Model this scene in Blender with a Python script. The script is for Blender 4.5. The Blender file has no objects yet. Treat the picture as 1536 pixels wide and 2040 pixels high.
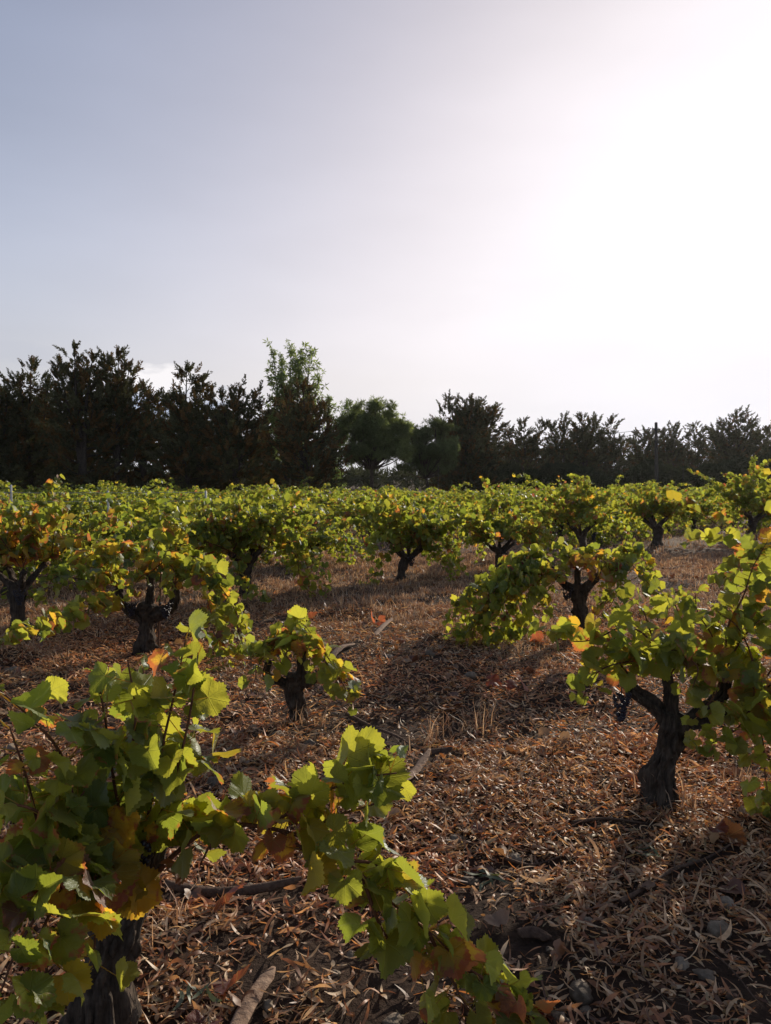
import bpy, math, random
import numpy as np
from mathutils import Vector
R = math.radians
sc = bpy.context.scene
col = sc.collection

# ------------------------------------------------------------------ camera, sky, sun, exposure
F, CX, CY, HOR, EYE = 1480.0, 768.0, 1020.0, 955.0, 1.5      # photo pixels (1536 x 2040), eye height in metres
PITCH = math.atan((CY - HOR) / F)
cam = bpy.data.objects.new('camera', bpy.data.cameras.new('camera'))
col.objects.link(cam)
cam.location = (0, 0, EYE)
cam.rotation_euler = (R(90) - PITCH, 0, 0)
cam.data.sensor_fit = 'VERTICAL'
cam.data.sensor_height = 36
cam.data.lens = F / 2040 * 36
cam.data.clip_start = 0.05
cam.data.clip_end = 6000
sc.camera = cam

SUN_EL, SUN_AZ = R(17.0), R(32.0)                              # azimuth clockwise from +Y
SUN_DIR = Vector((math.sin(SUN_AZ) * math.cos(SUN_EL), math.cos(SUN_AZ) * math.cos(SUN_EL), math.sin(SUN_EL)))
w = bpy.data.worlds.new('World')
sc.world = w
w.use_nodes = True
nt = w.node_tree
for n in list(nt.nodes): nt.nodes.remove(n)
def N(t, kind, **kw):
    n = t.nodes.new(kind)
    for k, v in kw.items():
        if k.startswith('i_'): n.inputs[k[2:].replace('_', ' ')].default_value = v
        else: setattr(n, k, v)
    return n
def M(t, op, a, b=None, c=None, clamp=False):
    n = t.nodes.new('ShaderNodeMath'); n.operation = op; n.use_clamp = clamp
    for i, v in enumerate((a, b, c)):
        if v is None: continue
        if isinstance(v, (int, float)): n.inputs[i].default_value = v
        else: t.links.new(v, n.inputs[i])
    return n.outputs[0]
def MIX(t, f, a, b, blend='MIX'):
    n = t.nodes.new('ShaderNodeMix'); n.data_type = 'RGBA'; n.blend_type = blend
    for i, v in ((0, f), (6, a), (7, b)):
        if isinstance(v, (int, float)): n.inputs[i].default_value = v
        elif isinstance(v, tuple): n.inputs[i].default_value = (*v, 1)[:4]
        else: t.links.new(v, n.inputs[i])
    return n.outputs[2]
sky = N(nt, 'ShaderNodeTexSky', sky_type='NISHITA')
sky.sun_disc = False
sky.sun_elevation = SUN_EL
sky.sun_rotation = SUN_AZ
sky.altitude = 50
sky.air_density = 1.0
sky.dust_density = 5.0
sky.ozone_density = 2.0
geo = N(nt, 'ShaderNodeTexCoord')                             # Generated = the direction looked at
sep = N(nt, 'ShaderNodeSeparateXYZ'); nt.links.new(geo.outputs['Generated'], sep.inputs[0])
cmb = N(nt, 'ShaderNodeCombineXYZ')
nt.links.new(sep.outputs[0], cmb.inputs[0]); nt.links.new(sep.outputs[1], cmb.inputs[1]); nt.links.new(M(nt, 'MAXIMUM', sep.outputs[2], 0.13), cmb.inputs[2])
nt.links.new(cmb.outputs[0], sky.inputs[0])
gm = N(nt, 'ShaderNodeGamma'); gm.inputs['Gamma'].default_value = 0.8
nt.links.new(sky.outputs[0], gm.inputs['Color'])
hs = N(nt, 'ShaderNodeHueSaturation'); hs.inputs['Saturation'].default_value = 1.0
nt.links.new(gm.outputs[0], hs.inputs['Color'])
lift = M(nt, 'MULTIPLY_ADD', M(nt, 'MAXIMUM', sep.outputs[2], 0.0), -2.3, 2.85)     # milky haze brightens the low sky
lift = M(nt, 'MAXIMUM', lift, 1.0)
skyc = MIX(nt, 1.0, hs.outputs[0], (0.80, 0.805, 0.835), 'MULTIPLY')
vm = N(nt, 'ShaderNodeVectorMath', operation='SCALE')
nt.links.new(skyc, vm.inputs[0]); nt.links.new(lift, vm.inputs['Scale'])
sc3 = N(nt, 'ShaderNodeSeparateColor'); nt.links.new(vm.outputs[0], sc3.inputs[0])      # soft tone curve levels the sky off towards white
cc3 = N(nt, 'ShaderNodeCombineColor')
for k in range(3):
    nt.links.new(M(nt, 'MULTIPLY', M(nt, 'SUBTRACT', 1.0, M(nt, 'POWER', math.exp(-1.6 * 0.105), sc3.outputs[k])), 1.06 / 0.105), cc3.inputs[k])
skyc = MIX(nt, 1.0, cc3.outputs[0], (1.0, 0.962, 1.03), 'MULTIPLY')
hz = M(nt, 'MULTIPLY', M(nt, 'POWER', 2.71828, M(nt, 'MULTIPLY', M(nt, 'MAXIMUM', sep.outputs[2], 0.0), -1 / 0.11)), 0.8)
skyc = MIX(nt, hz, skyc, (7.0, 7.05, 7.25))
# a small far cumulus low on the left, and a faint uneven veil
def dirmask(px, py, rx, ry):
    az, el = math.atan((px - CX) / F), (HOR - py) / F
    u = M(nt, 'DIVIDE', M(nt, 'SUBTRACT', M(nt, 'ARCTAN2', sep.outputs[0], sep.outputs[1]), az), rx / F)
    v = M(nt, 'DIVIDE', M(nt, 'SUBTRACT', sep.outputs[2], el), ry / F)
    return M(nt, 'SUBTRACT', 1.0, M(nt, 'SQRT', M(nt, 'ADD', M(nt, 'MULTIPLY', u, u), M(nt, 'MULTIPLY', v, v))))
def skynoise(scale, sz, detail):
    mp = N(nt, 'ShaderNodeMapping'); mp.inputs['Scale'].default_value = (scale, scale, scale * sz)
    nt.links.new(geo.outputs['Generated'], mp.inputs[0])
    nn = N(nt, 'ShaderNodeTexNoise'); nn.inputs['Scale'].default_value = 1; nn.inputs['Detail'].default_value = detail
    nt.links.new(mp.outputs[0], nn.inputs['Vector'])
    return nn.outputs['Fac']
veil = M(nt, 'MULTIPLY_ADD', skynoise(2.6, 3.4, 4), 0.22, 0.91)
vm2 = N(nt, 'ShaderNodeVectorMath', operation='SCALE')
nt.links.new(skyc, vm2.inputs[0]); nt.links.new(veil, vm2.inputs['Scale']); skyc = vm2.outputs[0]
cn = skynoise(26, 2.6, 6)
for px, py, rx, ry, amt, cc in ((300, 825, 150, 60, 0.8, (3.9, 4.6, 6.0)), (312, 768, 100, 34, 0.95, (9.4, 9.1, 9.2)), (30, 735, 90, 24, 0.35, (5.2, 5.4, 6.2))):
    m = dirmask(px, py, rx, ry)
    m = M(nt, 'MULTIPLY', M(nt, 'ADD', M(nt, 'MULTIPLY', m, 1.5), M(nt, 'MULTIPLY_ADD', cn, 3.0, -1.5)), 1.3, clamp=True)
    skyc = MIX(nt, M(nt, 'MULTIPLY', m, amt), skyc, cc)
bg = N(nt, 'ShaderNodeBackground'); bg.inputs['Strength'].default_value = 0.105
nt.links.new(skyc, bg.inputs['Color'])
wo = N(nt, 'ShaderNodeOutputWorld')
nt.links.new(bg.outputs[0], wo.inputs['Surface'])

sl = bpy.data.lights.new('sun', 'SUN')
sl.energy = 5.0
sl.angle = R(0.5)
sl.color = (1.0, 0.88, 0.73)
so = bpy.data.objects.new('sun', sl)
col.objects.link(so)
so.rotation_euler = SUN_DIR.to_track_quat('Z', 'Y').to_euler()
sc.view_settings.view_transform = 'Standard'
sc.view_settings.look = 'None'
sc.view_settings.gamma = 1
sc.view_settings.exposure = 0.0
sc.cycles.use_denoising = True
sc.cycles.max_bounces = 6
sc.cycles.transparent_max_bounces = 4

# ------------------------------------------------------------------ helpers
rng = np.random.default_rng(7)
def P(px, py, d):
    """point seen at photo pixel (px, py) at distance d along +Y"""
    x, z = (px - CX) / F, (CY - py) / F
    c, s_ = math.cos(PITCH), math.sin(PITCH)
    yy, zz = c + z * s_, -s_ + z * c
    return np.array((x * d / yy, d, EYE + zz * d / yy))
def vnoise(x, y, seed=0):
    xi, yi = np.floor(x).astype(np.int64), np.floor(y).astype(np.int64)
    xf, yf = x - xi, y - yi
    def h(a, b):
        n = (a * 374761393 + b * 668265263 + seed * 1442695041) & 0xffffffff
        n = ((n ^ (n >> 13)) * 1274126177) & 0xffffffff
        return ((n ^ (n >> 16)) & 0xffff) / 65535.0
    u, v = xf * xf * (3 - 2 * xf), yf * yf * (3 - 2 * yf)
    return (h(xi, yi) * (1 - u) + h(xi + 1, yi) * u) * (1 - v) + (h(xi, yi + 1) * (1 - u) + h(xi + 1, yi + 1) * u) * v
def gz(x, y):
    x, y = np.asarray(x, float), np.asarray(y, float)
    k = np.clip(1 - (np.hypot(x, y) - 30) / 30, 0, 1)
    return k * (0.11 * (vnoise(x * .45 + 9, y * .45, 1) - .5) + 0.07 * (vnoise(x * 1.7, y * 1.7 + 5, 2) - .5) + 0.025 * (vnoise(x * 7, y * 7, 3) - .5))
def G(px, py):
    """ground point under photo pixel"""
    r = P(px, py, 1.0); t = EYE / (EYE - r[2])
    p = np.array((r[0] * t, t, 0.0)); p[2] = gz(p[0], p[1])
    return p
def nrm(v): return v / np.maximum(np.linalg.norm(v, axis=-1, keepdims=True), 1e-9)

class MB:
    """collects vertices, faces, a tint per vertex and leaf coordinates; builds ONE mesh object"""
    def __init__(s): s.V, s.Fq, s.Ft, s.T, s.U, s.n = [], [], [], [], [], 0
    def add(s, V, quads=None, tris=None, tint=None, uv=None):
        V = np.asarray(V, float).reshape(-1, 3); k = len(V)
        if quads is not None and len(quads): s.Fq.append(np.asarray(quads).reshape(-1, 4) + s.n)
        if tris is not None and len(tris): s.Ft.append(np.asarray(tris).reshape(-1, 3) + s.n)
        t = np.zeros((k, 4)) if tint is None else np.broadcast_to(np.asarray(tint, float), (k, 4))
        u = np.full((k, 2), -9.0) if uv is None else np.asarray(uv, float).reshape(-1, 2)
        s.V.append(V); s.T.append(t); s.U.append(u); s.n += k
    def build(s, name, mat, parent=None, smooth=True, attrs=True, loc=None):
        me = bpy.data.meshes.new(name)
        V = np.concatenate(s.V)
        if loc is not None: V = V - np.asarray(loc)
        q = np.concatenate(s.Fq) if s.Fq else np.zeros((0, 4), int)
        t = np.concatenate(s.Ft) if s.Ft else np.zeros((0, 3), int)
        loops = np.concatenate((q.ravel(), t.ravel())).astype(np.int32)
        starts = np.concatenate((np.arange(len(q)) * 4, len(q) * 4 + np.arange(len(t)) * 3)).astype(np.int32)
        me.vertices.add(len(V)); me.vertices.foreach_set('co', V.ravel().astype(np.float32))
        me.loops.add(len(loops)); me.loops.foreach_set('vertex_index', loops)
        me.polygons.add(len(starts)); me.polygons.foreach_set('loop_start', starts)
        if smooth: me.polygons.foreach_set('use_smooth', np.ones(len(starts), bool))
        if attrs:
            a = me.attributes.new('tint', 'FLOAT_COLOR', 'POINT'); a.data.foreach_set('color', np.concatenate(s.T).ravel().astype(np.float32))
            U = np.concatenate(s.U)
            b = me.attributes.new('leafuv', 'FLOAT_VECTOR', 'POINT')
            b.data.foreach_set('vector', np.concatenate((U, np.zeros((len(U), 1))), 1).ravel().astype(np.float32))
        me.update(calc_edges=True)
        me.materials.append(mat)
        o = bpy.data.objects.new(name, me); col.objects.link(o)
        if parent is not None: o.parent = parent
        return o

def smooth_path(pts, n):
    pts = np.asarray(pts, float)
    if len(pts) < 3: 
        t = np.linspace(0, 1, n)[:, None]; return pts[0] * (1 - t) + pts[-1] * t
    e = np.vstack((2 * pts[0] - pts[1], pts, 2 * pts[-1] - pts[-2]))
    out = []
    for u in np.linspace(0, len(pts) - 1 - 1e-6, n):
        i = int(u); f = u - i; a, b, c, d = e[i:i + 4]
        out.append(.5 * (2 * b + (c - a) * f + (2 * a - 5 * b + 4 * c - d) * f * f + (3 * b - a - 3 * c + d) * f ** 3))
    return np.array(out)
def tube(mb, pts, rad, sides=8, rough=0.0, flute=0.0, seed=0, tint=None, cap=True):
    pts = np.asarray(pts, float); n = len(pts)
    rad = np.interp(np.linspace(0, 1, n), np.linspace(0, 1, len(rad)), rad)
    tg = nrm(np.gradient(pts, axis=0))
    ref = np.array((1.0, 0, 0)) if abs(tg[0][0]) < .8 else np.array((0, 1.0, 0))
    A = []
    a = ref
    for k in range(n):
        a = a - tg[k] * a.dot(tg[k]); a = a / max(np.linalg.norm(a), 1e-6); A.append(a)
    A = np.array(A); B = np.cross(tg, A)
    th = np.linspace(0, 2 * np.pi, sides, endpoint=False)
    r = rad[:, None] * np.ones((1, sides))
    if rough or flute:
        L = np.concatenate(([0], np.cumsum(np.linalg.norm(np.diff(pts, axis=0), axis=1))))
        tw = th[None] + L[:, None] * 3.0
        r = r * (1 + flute * np.sin(3 * tw + seed) + .6 * flute * np.sin(5 * tw + 2 * seed)
                 + rough * (vnoise(np.cos(th)[None] * 2.3 + L[:, None] * 9 + seed, np.sin(th)[None] * 2.3 + L[:, None] * 5 + 3, seed) * 2 - 1)
                 + .6 * rough * (vnoise(th[None] * 4 + 0 * L[:, None], L[:, None] * 26 + seed, seed + 5) * 2 - 1))
        if sides >= 28:                                            # long stringy fissures of old bark
            ti = th[None] + .5 * (vnoise(L[:, None] * 7 + seed, th[None] * 0, seed + 8) - .5) + .15 * np.sin(L[:, None] * 40 + seed)
            cyc = np.abs(((ti * 11 / 6.2832 + .6 * vnoise(np.cos(th)[None] * 3 + seed, L[:, None] * 6, seed + 9)) % 1) - .5) * 2
            r = r * (1 - .27 * np.clip(1 - cyc * 2.2, 0, 1) + .05 * (vnoise(th[None] * 9, L[:, None] * 20, seed + 4) - .5))
    V = pts[:, None] + r[..., None] * (np.cos(th)[None, :, None] * A[:, None] + np.sin(th)[None, :, None] * B[:, None])
    V = V.reshape(-1, 3)
    i = np.arange(n - 1)[:, None] * sides; j = np.arange(sides)[None]; jn = (j + 1) % sides
    q = np.stack((i + j, i + jn, i + sides + jn, i + sides + j), -1).reshape(-1, 4)
    tr = None
    if cap:
        V = np.vstack((V, pts[-1] + tg[-1] * rad[-1] * .35)); e = (n - 1) * sides
        tr = np.stack((e + np.arange(sides), e + (np.arange(sides) + 1) % sides, np.full(sides, n * sides)), -1)
    mb.add(V, q, tr, tint)

def thing(name, label, cat, loc, group=None):
    o = bpy.data.objects.new(name, None); col.objects.link(o)
    o.empty_display_size = .2; o.location = loc
    return tag(o, label, cat, group)
def tag(o, label, cat, group=None):
    o['label'] = label; o['category'] = cat
    if group: o['group'] = group
    return o

# ------------------------------------------------------------------ materials
def newmat(name):
    m = bpy.data.materials.new(name); m.use_nodes = True
    t = m.node_tree
    for n in list(t.nodes): t.nodes.remove(n)
    out = t.nodes.new('ShaderNodeOutputMaterial')
    return m, t, out
def noise(t, vec, scale, detail=4, rough=.6):
    n = N(t, 'ShaderNodeTexNoise'); n.inputs['Scale'].default_value = scale; n.inputs['Detail'].default_value = detail
    n.inputs['Roughness'].default_value = rough
    if vec is not None: t.links.new(vec, n.inputs['Vector'])
    return n.outputs['Fac']
def ramp(t, f, stops):
    n = N(t, 'ShaderNodeValToRGB'); e = n.color_ramp.elements
    while len(e) < len(stops): e.new(.5)
    for k, (p, c) in zip(e, stops): k.position = p; k.color = (*c, 1)
    t.links.new(f, n.inputs[0]); return n.outputs[0]
def attr(t, name):
    n = N(t, 'ShaderNodeAttribute'); n.attribute_name = name; return n
def leaf_material(name, veins=True, trans=2.55, gloss=.10):
    m, t, out = newmat(name)
    a = attr(t, 'tint'); age = a.outputs['Alpha']; c = a.outputs['Color']
    uv = attr(t, 'leafuv').outputs['Vector']
    tc = N(t, 'ShaderNodeTexCoord').outputs['Object']
    sp = N(t, 'ShaderNodeSeparateXYZ'); t.links.new(uv, sp.inputs[0])
    x, y = sp.outputs[0], sp.outputs[1]
    r = M(t, 'SQRT', M(t, 'ADD', M(t, 'MULTIPLY', x, x), M(t, 'MULTIPLY', y, y)))
    isleaf = M(t, 'LESS_THAN', r, 3.0)
    # browned margin and blotches grow with age
    nz = noise(t, tc, 38, 3)
    edge = M(t, 'ADD', M(t, 'MULTIPLY', r, .75), M(t, 'MULTIPLY_ADD', nz, 1.5, -.75))
    brown = M(t, 'MULTIPLY', M(t, 'SUBTRACT', edge, M(t, 'MULTIPLY_ADD', age, -.95, 1.15)), 5.0, clamp=True)
    brown = M(t, 'MULTIPLY', brown, isleaf)
    c2 = MIX(t, M(t, 'MULTIPLY_ADD', noise(t, tc, 9, 2), .9, -.15, clamp=True), c, MIX(t, 1.0, c, (1.35, 1.12, .8), 'MULTIPLY'))
    if veins:
        ang = M(t, 'ABSOLUTE', M(t, 'ARCTAN2', x, y))
        pp = M(t, 'PINGPONG', ang, R(24))                       # five main veins from the petiole
        dist = M(t, 'MULTIPLY', pp, r)
        v1 = M(t, 'SUBTRACT', 1.0, M(t, 'DIVIDE', dist, .022), clamp=True)
        v2 = M(t, 'SUBTRACT', 1.0, M(t, 'DIVIDE', M(t, 'PINGPONG', M(t, 'ADD', r, M(t, 'MULTIPLY', pp, -.8)), .085), .014), clamp=True)
        v = M(t, 'MULTIPLY', M(t, 'MAXIMUM', v1, M(t, 'MULTIPLY', v2, .35)), isleaf)
        c2 = MIX(t, M(t, 'MULTIPLY', v, .30), c2, (.13, .15, .045))
    c2 = MIX(t, brown, c2, (.13, .045, .018))
    g = N(t, 'ShaderNodeNewGeometry')
    refl = MIX(t, M(t, 'MULTIPLY', g.outputs['Backfacing'], .45), c2, MIX(t, .4, c2, (.16, .19, .11)))
    d = N(t, 'ShaderNodeBsdfDiffuse'); t.links.new(MIX(t, 1.0, refl, (.72, .72, .72), 'MULTIPLY'), d.inputs[0])
    tr = N(t, 'ShaderNodeBsdfTranslucent'); t.links.new(MIX(t, 1.0, c2, (trans * 1.12, trans, trans * .7), 'MULTIPLY'), tr.inputs[0])
    ad = N(t, 'ShaderNodeAddShader'); t.links.new(d.outputs[0], ad.inputs[0]); t.links.new(tr.outputs[0], ad.inputs[1])
    gl = N(t, 'ShaderNodeBsdfGlossy'); gl.inputs['Roughness'].default_value = .5; gl.inputs[0].default_value = (.9, .95, 1, 1)
    fr = N(t, 'ShaderNodeFresnel'); fr.inputs[0].default_value = 1.4
    mx = N(t, 'ShaderNodeMixShader')
    t.links.new(M(t, 'MINIMUM', M(t, 'MULTIPLY', fr.outputs[0], gloss * 5), .07), mx.inputs[0]); t.links.new(ad.outputs[0], mx.inputs[1]); t.links.new(gl.outputs[0], mx.inputs[2])
    if veins:
        bp = N(t, 'ShaderNodeBump'); bp.inputs['Strength'].default_value = .5; bp.inputs['Distance'].default_value = .004
        hgt = M(t, 'SUBTRACT', noise(t, uv, 5, 2), v); t.links.new(hgt, bp.inputs['Height'])
        for s_ in (d, tr, gl): t.links.new(bp.outputs[0], s_.inputs['Normal'])
    t.links.new(mx.outputs[0], out.inputs[0]); return m
MLEAF = leaf_material('vine_leaf')
MLEAF_FAR = leaf_material('vine_leaf_plain', veins=False, trans=2.4)
def litter_material(name, trans):
    m, t, out = newmat(name)
    c = attr(t, 'tint').outputs['Color']
    tc = N(t, 'ShaderNodeTexCoord').outputs['Object']
    c = MIX(t, M(t, 'MULTIPLY_ADD', noise(t, tc, 60, 3), 1.4, -.4, clamp=True), MIX(t, 1.0, c, (.6, .52, .45), 'MULTIPLY'), c)
    d = N(t, 'ShaderNodeBsdfDiffuse'); t.links.new(c, d.inputs[0])
    tr = N(t, 'ShaderNodeBsdfTranslucent'); t.links.new(MIX(t, 1.0, c, (trans, trans * .8, trans * .55), 'MULTIPLY'), tr.inputs[0])
    ad = N(t, 'ShaderNodeAddShader'); t.links.new(d.outputs[0], ad.inputs[0]); t.links.new(tr.outputs[0], ad.inputs[1])
    gl = N(t, 'ShaderNodeBsdfGlossy'); gl.inputs['Roughness'].default_value = .5
    mx = N(t, 'ShaderNodeMixShader'); mx.inputs[0].default_value = .06
    t.links.new(ad.outputs[0], mx.inputs[1]); t.links.new(gl.outputs[0], mx.inputs[2])
    t.links.new(mx.outputs[0], out.inputs[0]); return m
MLITTER = litter_material('dry_leaf', .8)
MGRASS = litter_material('dry_grass', .6)
def bark_material(name, dark, light, sxy=60, sz=9, strength=.9):
    m, t, out = newmat(name)
    tc = N(t, 'ShaderNodeTexCoord').outputs['Object']
    mp = N(t, 'ShaderNodeMapping'); mp.inputs['Scale'].default_value = (sxy, sxy, sz); t.links.new(tc, mp.inputs[0])
    n1 = noise(t, mp.outputs[0], 1, 5); n2 = noise(t, tc, 14, 4)
    c = ramp(t, M(t, 'MULTIPLY_ADD', n2, .5, M(t, 'MULTIPLY', n1, .55)), [(.36, dark), (.68, light)])
    b = N(t, 'ShaderNodeBsdfPrincipled'); t.links.new(c, b.inputs['Base Color']); b.inputs['Roughness'].default_value = .92
    b.inputs['Specular IOR Level'].default_value = .2
    bp = N(t, 'ShaderNodeBump'); bp.inputs['Strength'].default_value = strength; bp.inputs['Distance'].default_value = .02
    t.links.new(M(t, 'ADD', n1, M(t, 'MULTIPLY', n2, .6)), bp.inputs['Height']); t.links.new(bp.outputs[0], b.inputs['Normal'])
    t.links.new(b.outputs[0], out.inputs[0]); return m
MBARK = bark_material('vine_bark', (.012, .009, .007), (.115, .088, .068))
MTREEBARK = bark_material('tree_bark', (.03, .024, .02), (.11, .085, .065), 12, 3)
MCANE = bark_material('cane_wood', (.07, .028, .016), (.19, .085, .045), 90, 20, .4)
MSTRIP = bark_material('shed_bark', (.12, .07, .048), (.34, .24, .17), 40, 40, .5)
MTWIG = bark_material('twig_bark', (.05, .03, .022), (.15, .095, .065), 60, 60, .5)
MPOLE = bark_material('pole_wood', (.03, .026, .023), (.08, .07, .06), 10, 2)
def stone_material():
    m, t, out = newmat('limestone')
    tc = N(t, 'ShaderNodeTexCoord').outputs['Object']
    oi = N(t, 'ShaderNodeObjectInfo').outputs['Random']
    c = ramp(t, M(t, 'ADD', M(t, 'MULTIPLY', noise(t, tc, 30, 5), .8), M(t, 'MULTIPLY_ADD', oi, .3, -.1)), [(.28, (.085, .06, .038)), (.5, (.19, .145, .10)), (.75, (.35, .28, .205))])
    b = N(t, 'ShaderNodeBsdfPrincipled'); t.links.new(c, b.inputs['Base Color']); b.inputs['Roughness'].default_value = .85
    bp = N(t, 'ShaderNodeBump'); bp.inputs['Strength'].default_value = .5; bp.inputs['Distance'].default_value = .01
    t.links.new(noise(t, tc, 90, 4), bp.inputs['Height']); t.links.new(bp.outputs[0], b.inputs['Normal'])
    t.links.new(b.outputs[0], out.inputs[0]); return m
MSTONE = stone_material()
def ground_material():
    m, t, out = newmat('vineyard_soil')
    tc = N(t, 'ShaderNodeTexCoord').outputs['Object']
    big, mid, fine = noise(t, tc, .35, 4), noise(t, tc, 3, 5), noise(t, tc, 45, 5, .7)
    soil = ramp(t, M(t, 'MULTIPLY_ADD', mid, .45, M(t, 'MULTIPLY', fine, .55)), [(.3, (.022, .015, .011)), (.55, (.065, .042, .030)), (.75, (.13, .085, .06))])
    straw = ramp(t, fine, [(.3, (.09, .06, .04)), (.7, (.27, .19, .13))])
    sy = N(t, 'ShaderNodeSeparateXYZ'); t.links.new(tc, sy.inputs[0])
    far = M(t, 'MULTIPLY_ADD', sy.outputs[1], .12, -.75, clamp=True)
    f = M(t, 'MULTIPLY', far, M(t, 'MULTIPLY_ADD', big, 2.0, -.35, clamp=True))
    b = N(t, 'ShaderNodeBsdfPrincipled'); t.links.new(MIX(t, f, soil, straw), b.inputs['Base Color']); b.inputs['Roughness'].default_value = .95
    b.inputs['Specular IOR Level'].default_value = .1
    bp = N(t, 'ShaderNodeBump'); bp.inputs['Strength'].default_value = .9; bp.inputs['Distance'].default_value = .03
    t.links.new(M(t, 'ADD', fine, M(t, 'MULTIPLY', mid, .8)), bp.inputs['Height']); t.links.new(bp.outputs[0], b.inputs['Normal'])
    t.links.new(b.outputs[0], out.inputs[0]); return m
MSOIL = ground_material()
def crown_material(name, trans):
    m, t, out = newmat(name)
    c = attr(t, 'tint').outputs['Color']
    d = N(t, 'ShaderNodeBsdfDiffuse'); t.links.new(c, d.inputs[0])
    tr = N(t, 'ShaderNodeBsdfTranslucent'); t.links.new(MIX(t, 1.0, c, (trans, trans, trans * .6), 'MULTIPLY'), tr.inputs[0])
    ad = N(t, 'ShaderNodeAddShader'); t.links.new(d.outputs[0], ad.inputs[0]); t.links.new(tr.outputs[0], ad.inputs[1])
    t.links.new(ad.outputs[0], out.inputs[0]); return m
MCONIFER = crown_material('conifer_foliage', .25)
MBROAD = crown_material('broadleaf_foliage', 1.3)
def plain(name, c, rough=.5, metal=0.0):
    m, t, out = newmat(name)
    tc = N(t, 'ShaderNodeTexCoord').outputs['Object']
    b = N(t, 'ShaderNodeBsdfPrincipled'); b.inputs['Roughness'].default_value = rough; b.inputs['Metallic'].default_value = metal
    t.links.new(MIX(t, noise(t, tc, 25, 4), tuple(v * .6 for v in c), tuple(min(1, v * 1.3) for v in c)), b.inputs['Base Color'])
    t.links.new(b.outputs[0], out.inputs[0]); return m
MGRAPE = plain('dark_grape', (.012, .010, .022), .38)
MSTEEL = plain('rusty_steel', (.16, .09, .06), .5, .7)
MWIRE = plain('galvanised_wire', (.45, .45, .45), .4, .8)
MWHITE = plain('pale_post', (.5, .5, .48), .6)
MCABLE = plain('cable', (.03, .03, .03), .6)

# ------------------------------------------------------------------ ground
gx = np.concatenate((-np.geomspace(3000, 9, 26), np.arange(-8.5, 8.6, .11), np.geomspace(9, 3000, 26)))
gy = np.concatenate((-np.geomspace(500, 2, 12), np.arange(-1.5, 14, .11), np.geomspace(14.5, 4000, 40)))
XX, YY = np.meshgrid(gx, gy)
mb = MB(); nx = len(gx)
i = np.arange(len(gy) - 1)[:, None] * nx; j = np.arange(nx - 1)[None]
mb.add(np.stack((XX, YY, gz(XX, YY)), -1), np.stack((i + j, i + j + 1, i + nx + j + 1, i + nx + j), -1))
g_ = mb.build('ground', MSOIL, attrs=False); g_['kind'] = 'structure'

# ------------------------------------------------------------------ leaves
def leaf_template(nout, ring):
    keyA = np.array((0, 28, 52, 80, 106, 130, 152)); keyR = np.array((1.0, .84, .96, .76, .82, .66, .50))
    th = np.linspace(-152, 152, nout + 1); r = np.interp(np.abs(th), keyA, keyR)
    if nout >= 16: r = r * (1 + .045 * np.where(np.arange(nout + 1) % 2, 1, -1))
    x, y = r * np.sin(np.radians(th)), r * np.cos(np.radians(th))
    V = [(0, 0)]; tris = []
    if ring:
        h = nout // 2
        V += [(x[2 * k] * .55, y[2 * k] * .55) for k in range(h + 1)]
        o = 1 + h + 1
        V += list(zip(x, y))
        for k in range(h):
            tris += [(0, 2 + k, 1 + k), (1 + k, 2 + k, o + 2 * k + 1), (1 + k, o + 2 * k + 1, o + 2 * k), (2 + k, o + 2 * k + 2, o + 2 * k + 1)]
    else:
        V += list(zip(x, y)); tris = [(0, k + 2, k + 1) for k in range(nout)]
    return np.array(V), np.array(tris)
LT = {0: leaf_template(56, True), 1: leaf_template(18, False), 2: leaf_template(8, False)}
GREEN = np.array((.050, .076, .012)); LIME = np.array((.104, .118, .017)); YELL = np.array((.17, .125, .016)); ORNG = np.array((.105, .048, .017)); REDB = np.array((.072, .022, .014)); BRWN = np.array((.075, .038, .022))
def leaf_tints(n, r, autumn, pw=.8):
    u = r.random(n)[:, None] ** pw; base = GREEN * (1 - u) + LIME * u
    k = r.random(n); au = np.broadcast_to(np.asarray(autumn, float), (n,))
    age = r.random(n) ** 2 * .72
    pal = np.stack((YELL, YELL * .7 + ORNG * .3, ORNG, REDB, BRWN)); pick = pal[r.choice(5, n, p=(.50, .22, .08, .06, .14))]
    hit = k < au; base[hit] = pick[hit]; age[hit] = .45 + .5 * r.random(hit.sum())
    part = (k >= au) & (k < au * 1.7); base[part] = base[part] * .5 + YELL * .5; age[part] += .3
    base = base * (0.75 + .5 * r.random((n, 1)))
    return np.concatenate((base, np.clip(age, 0, 1)[:, None]), 1)
SUNV = np.array(SUN_DIR)
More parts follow.
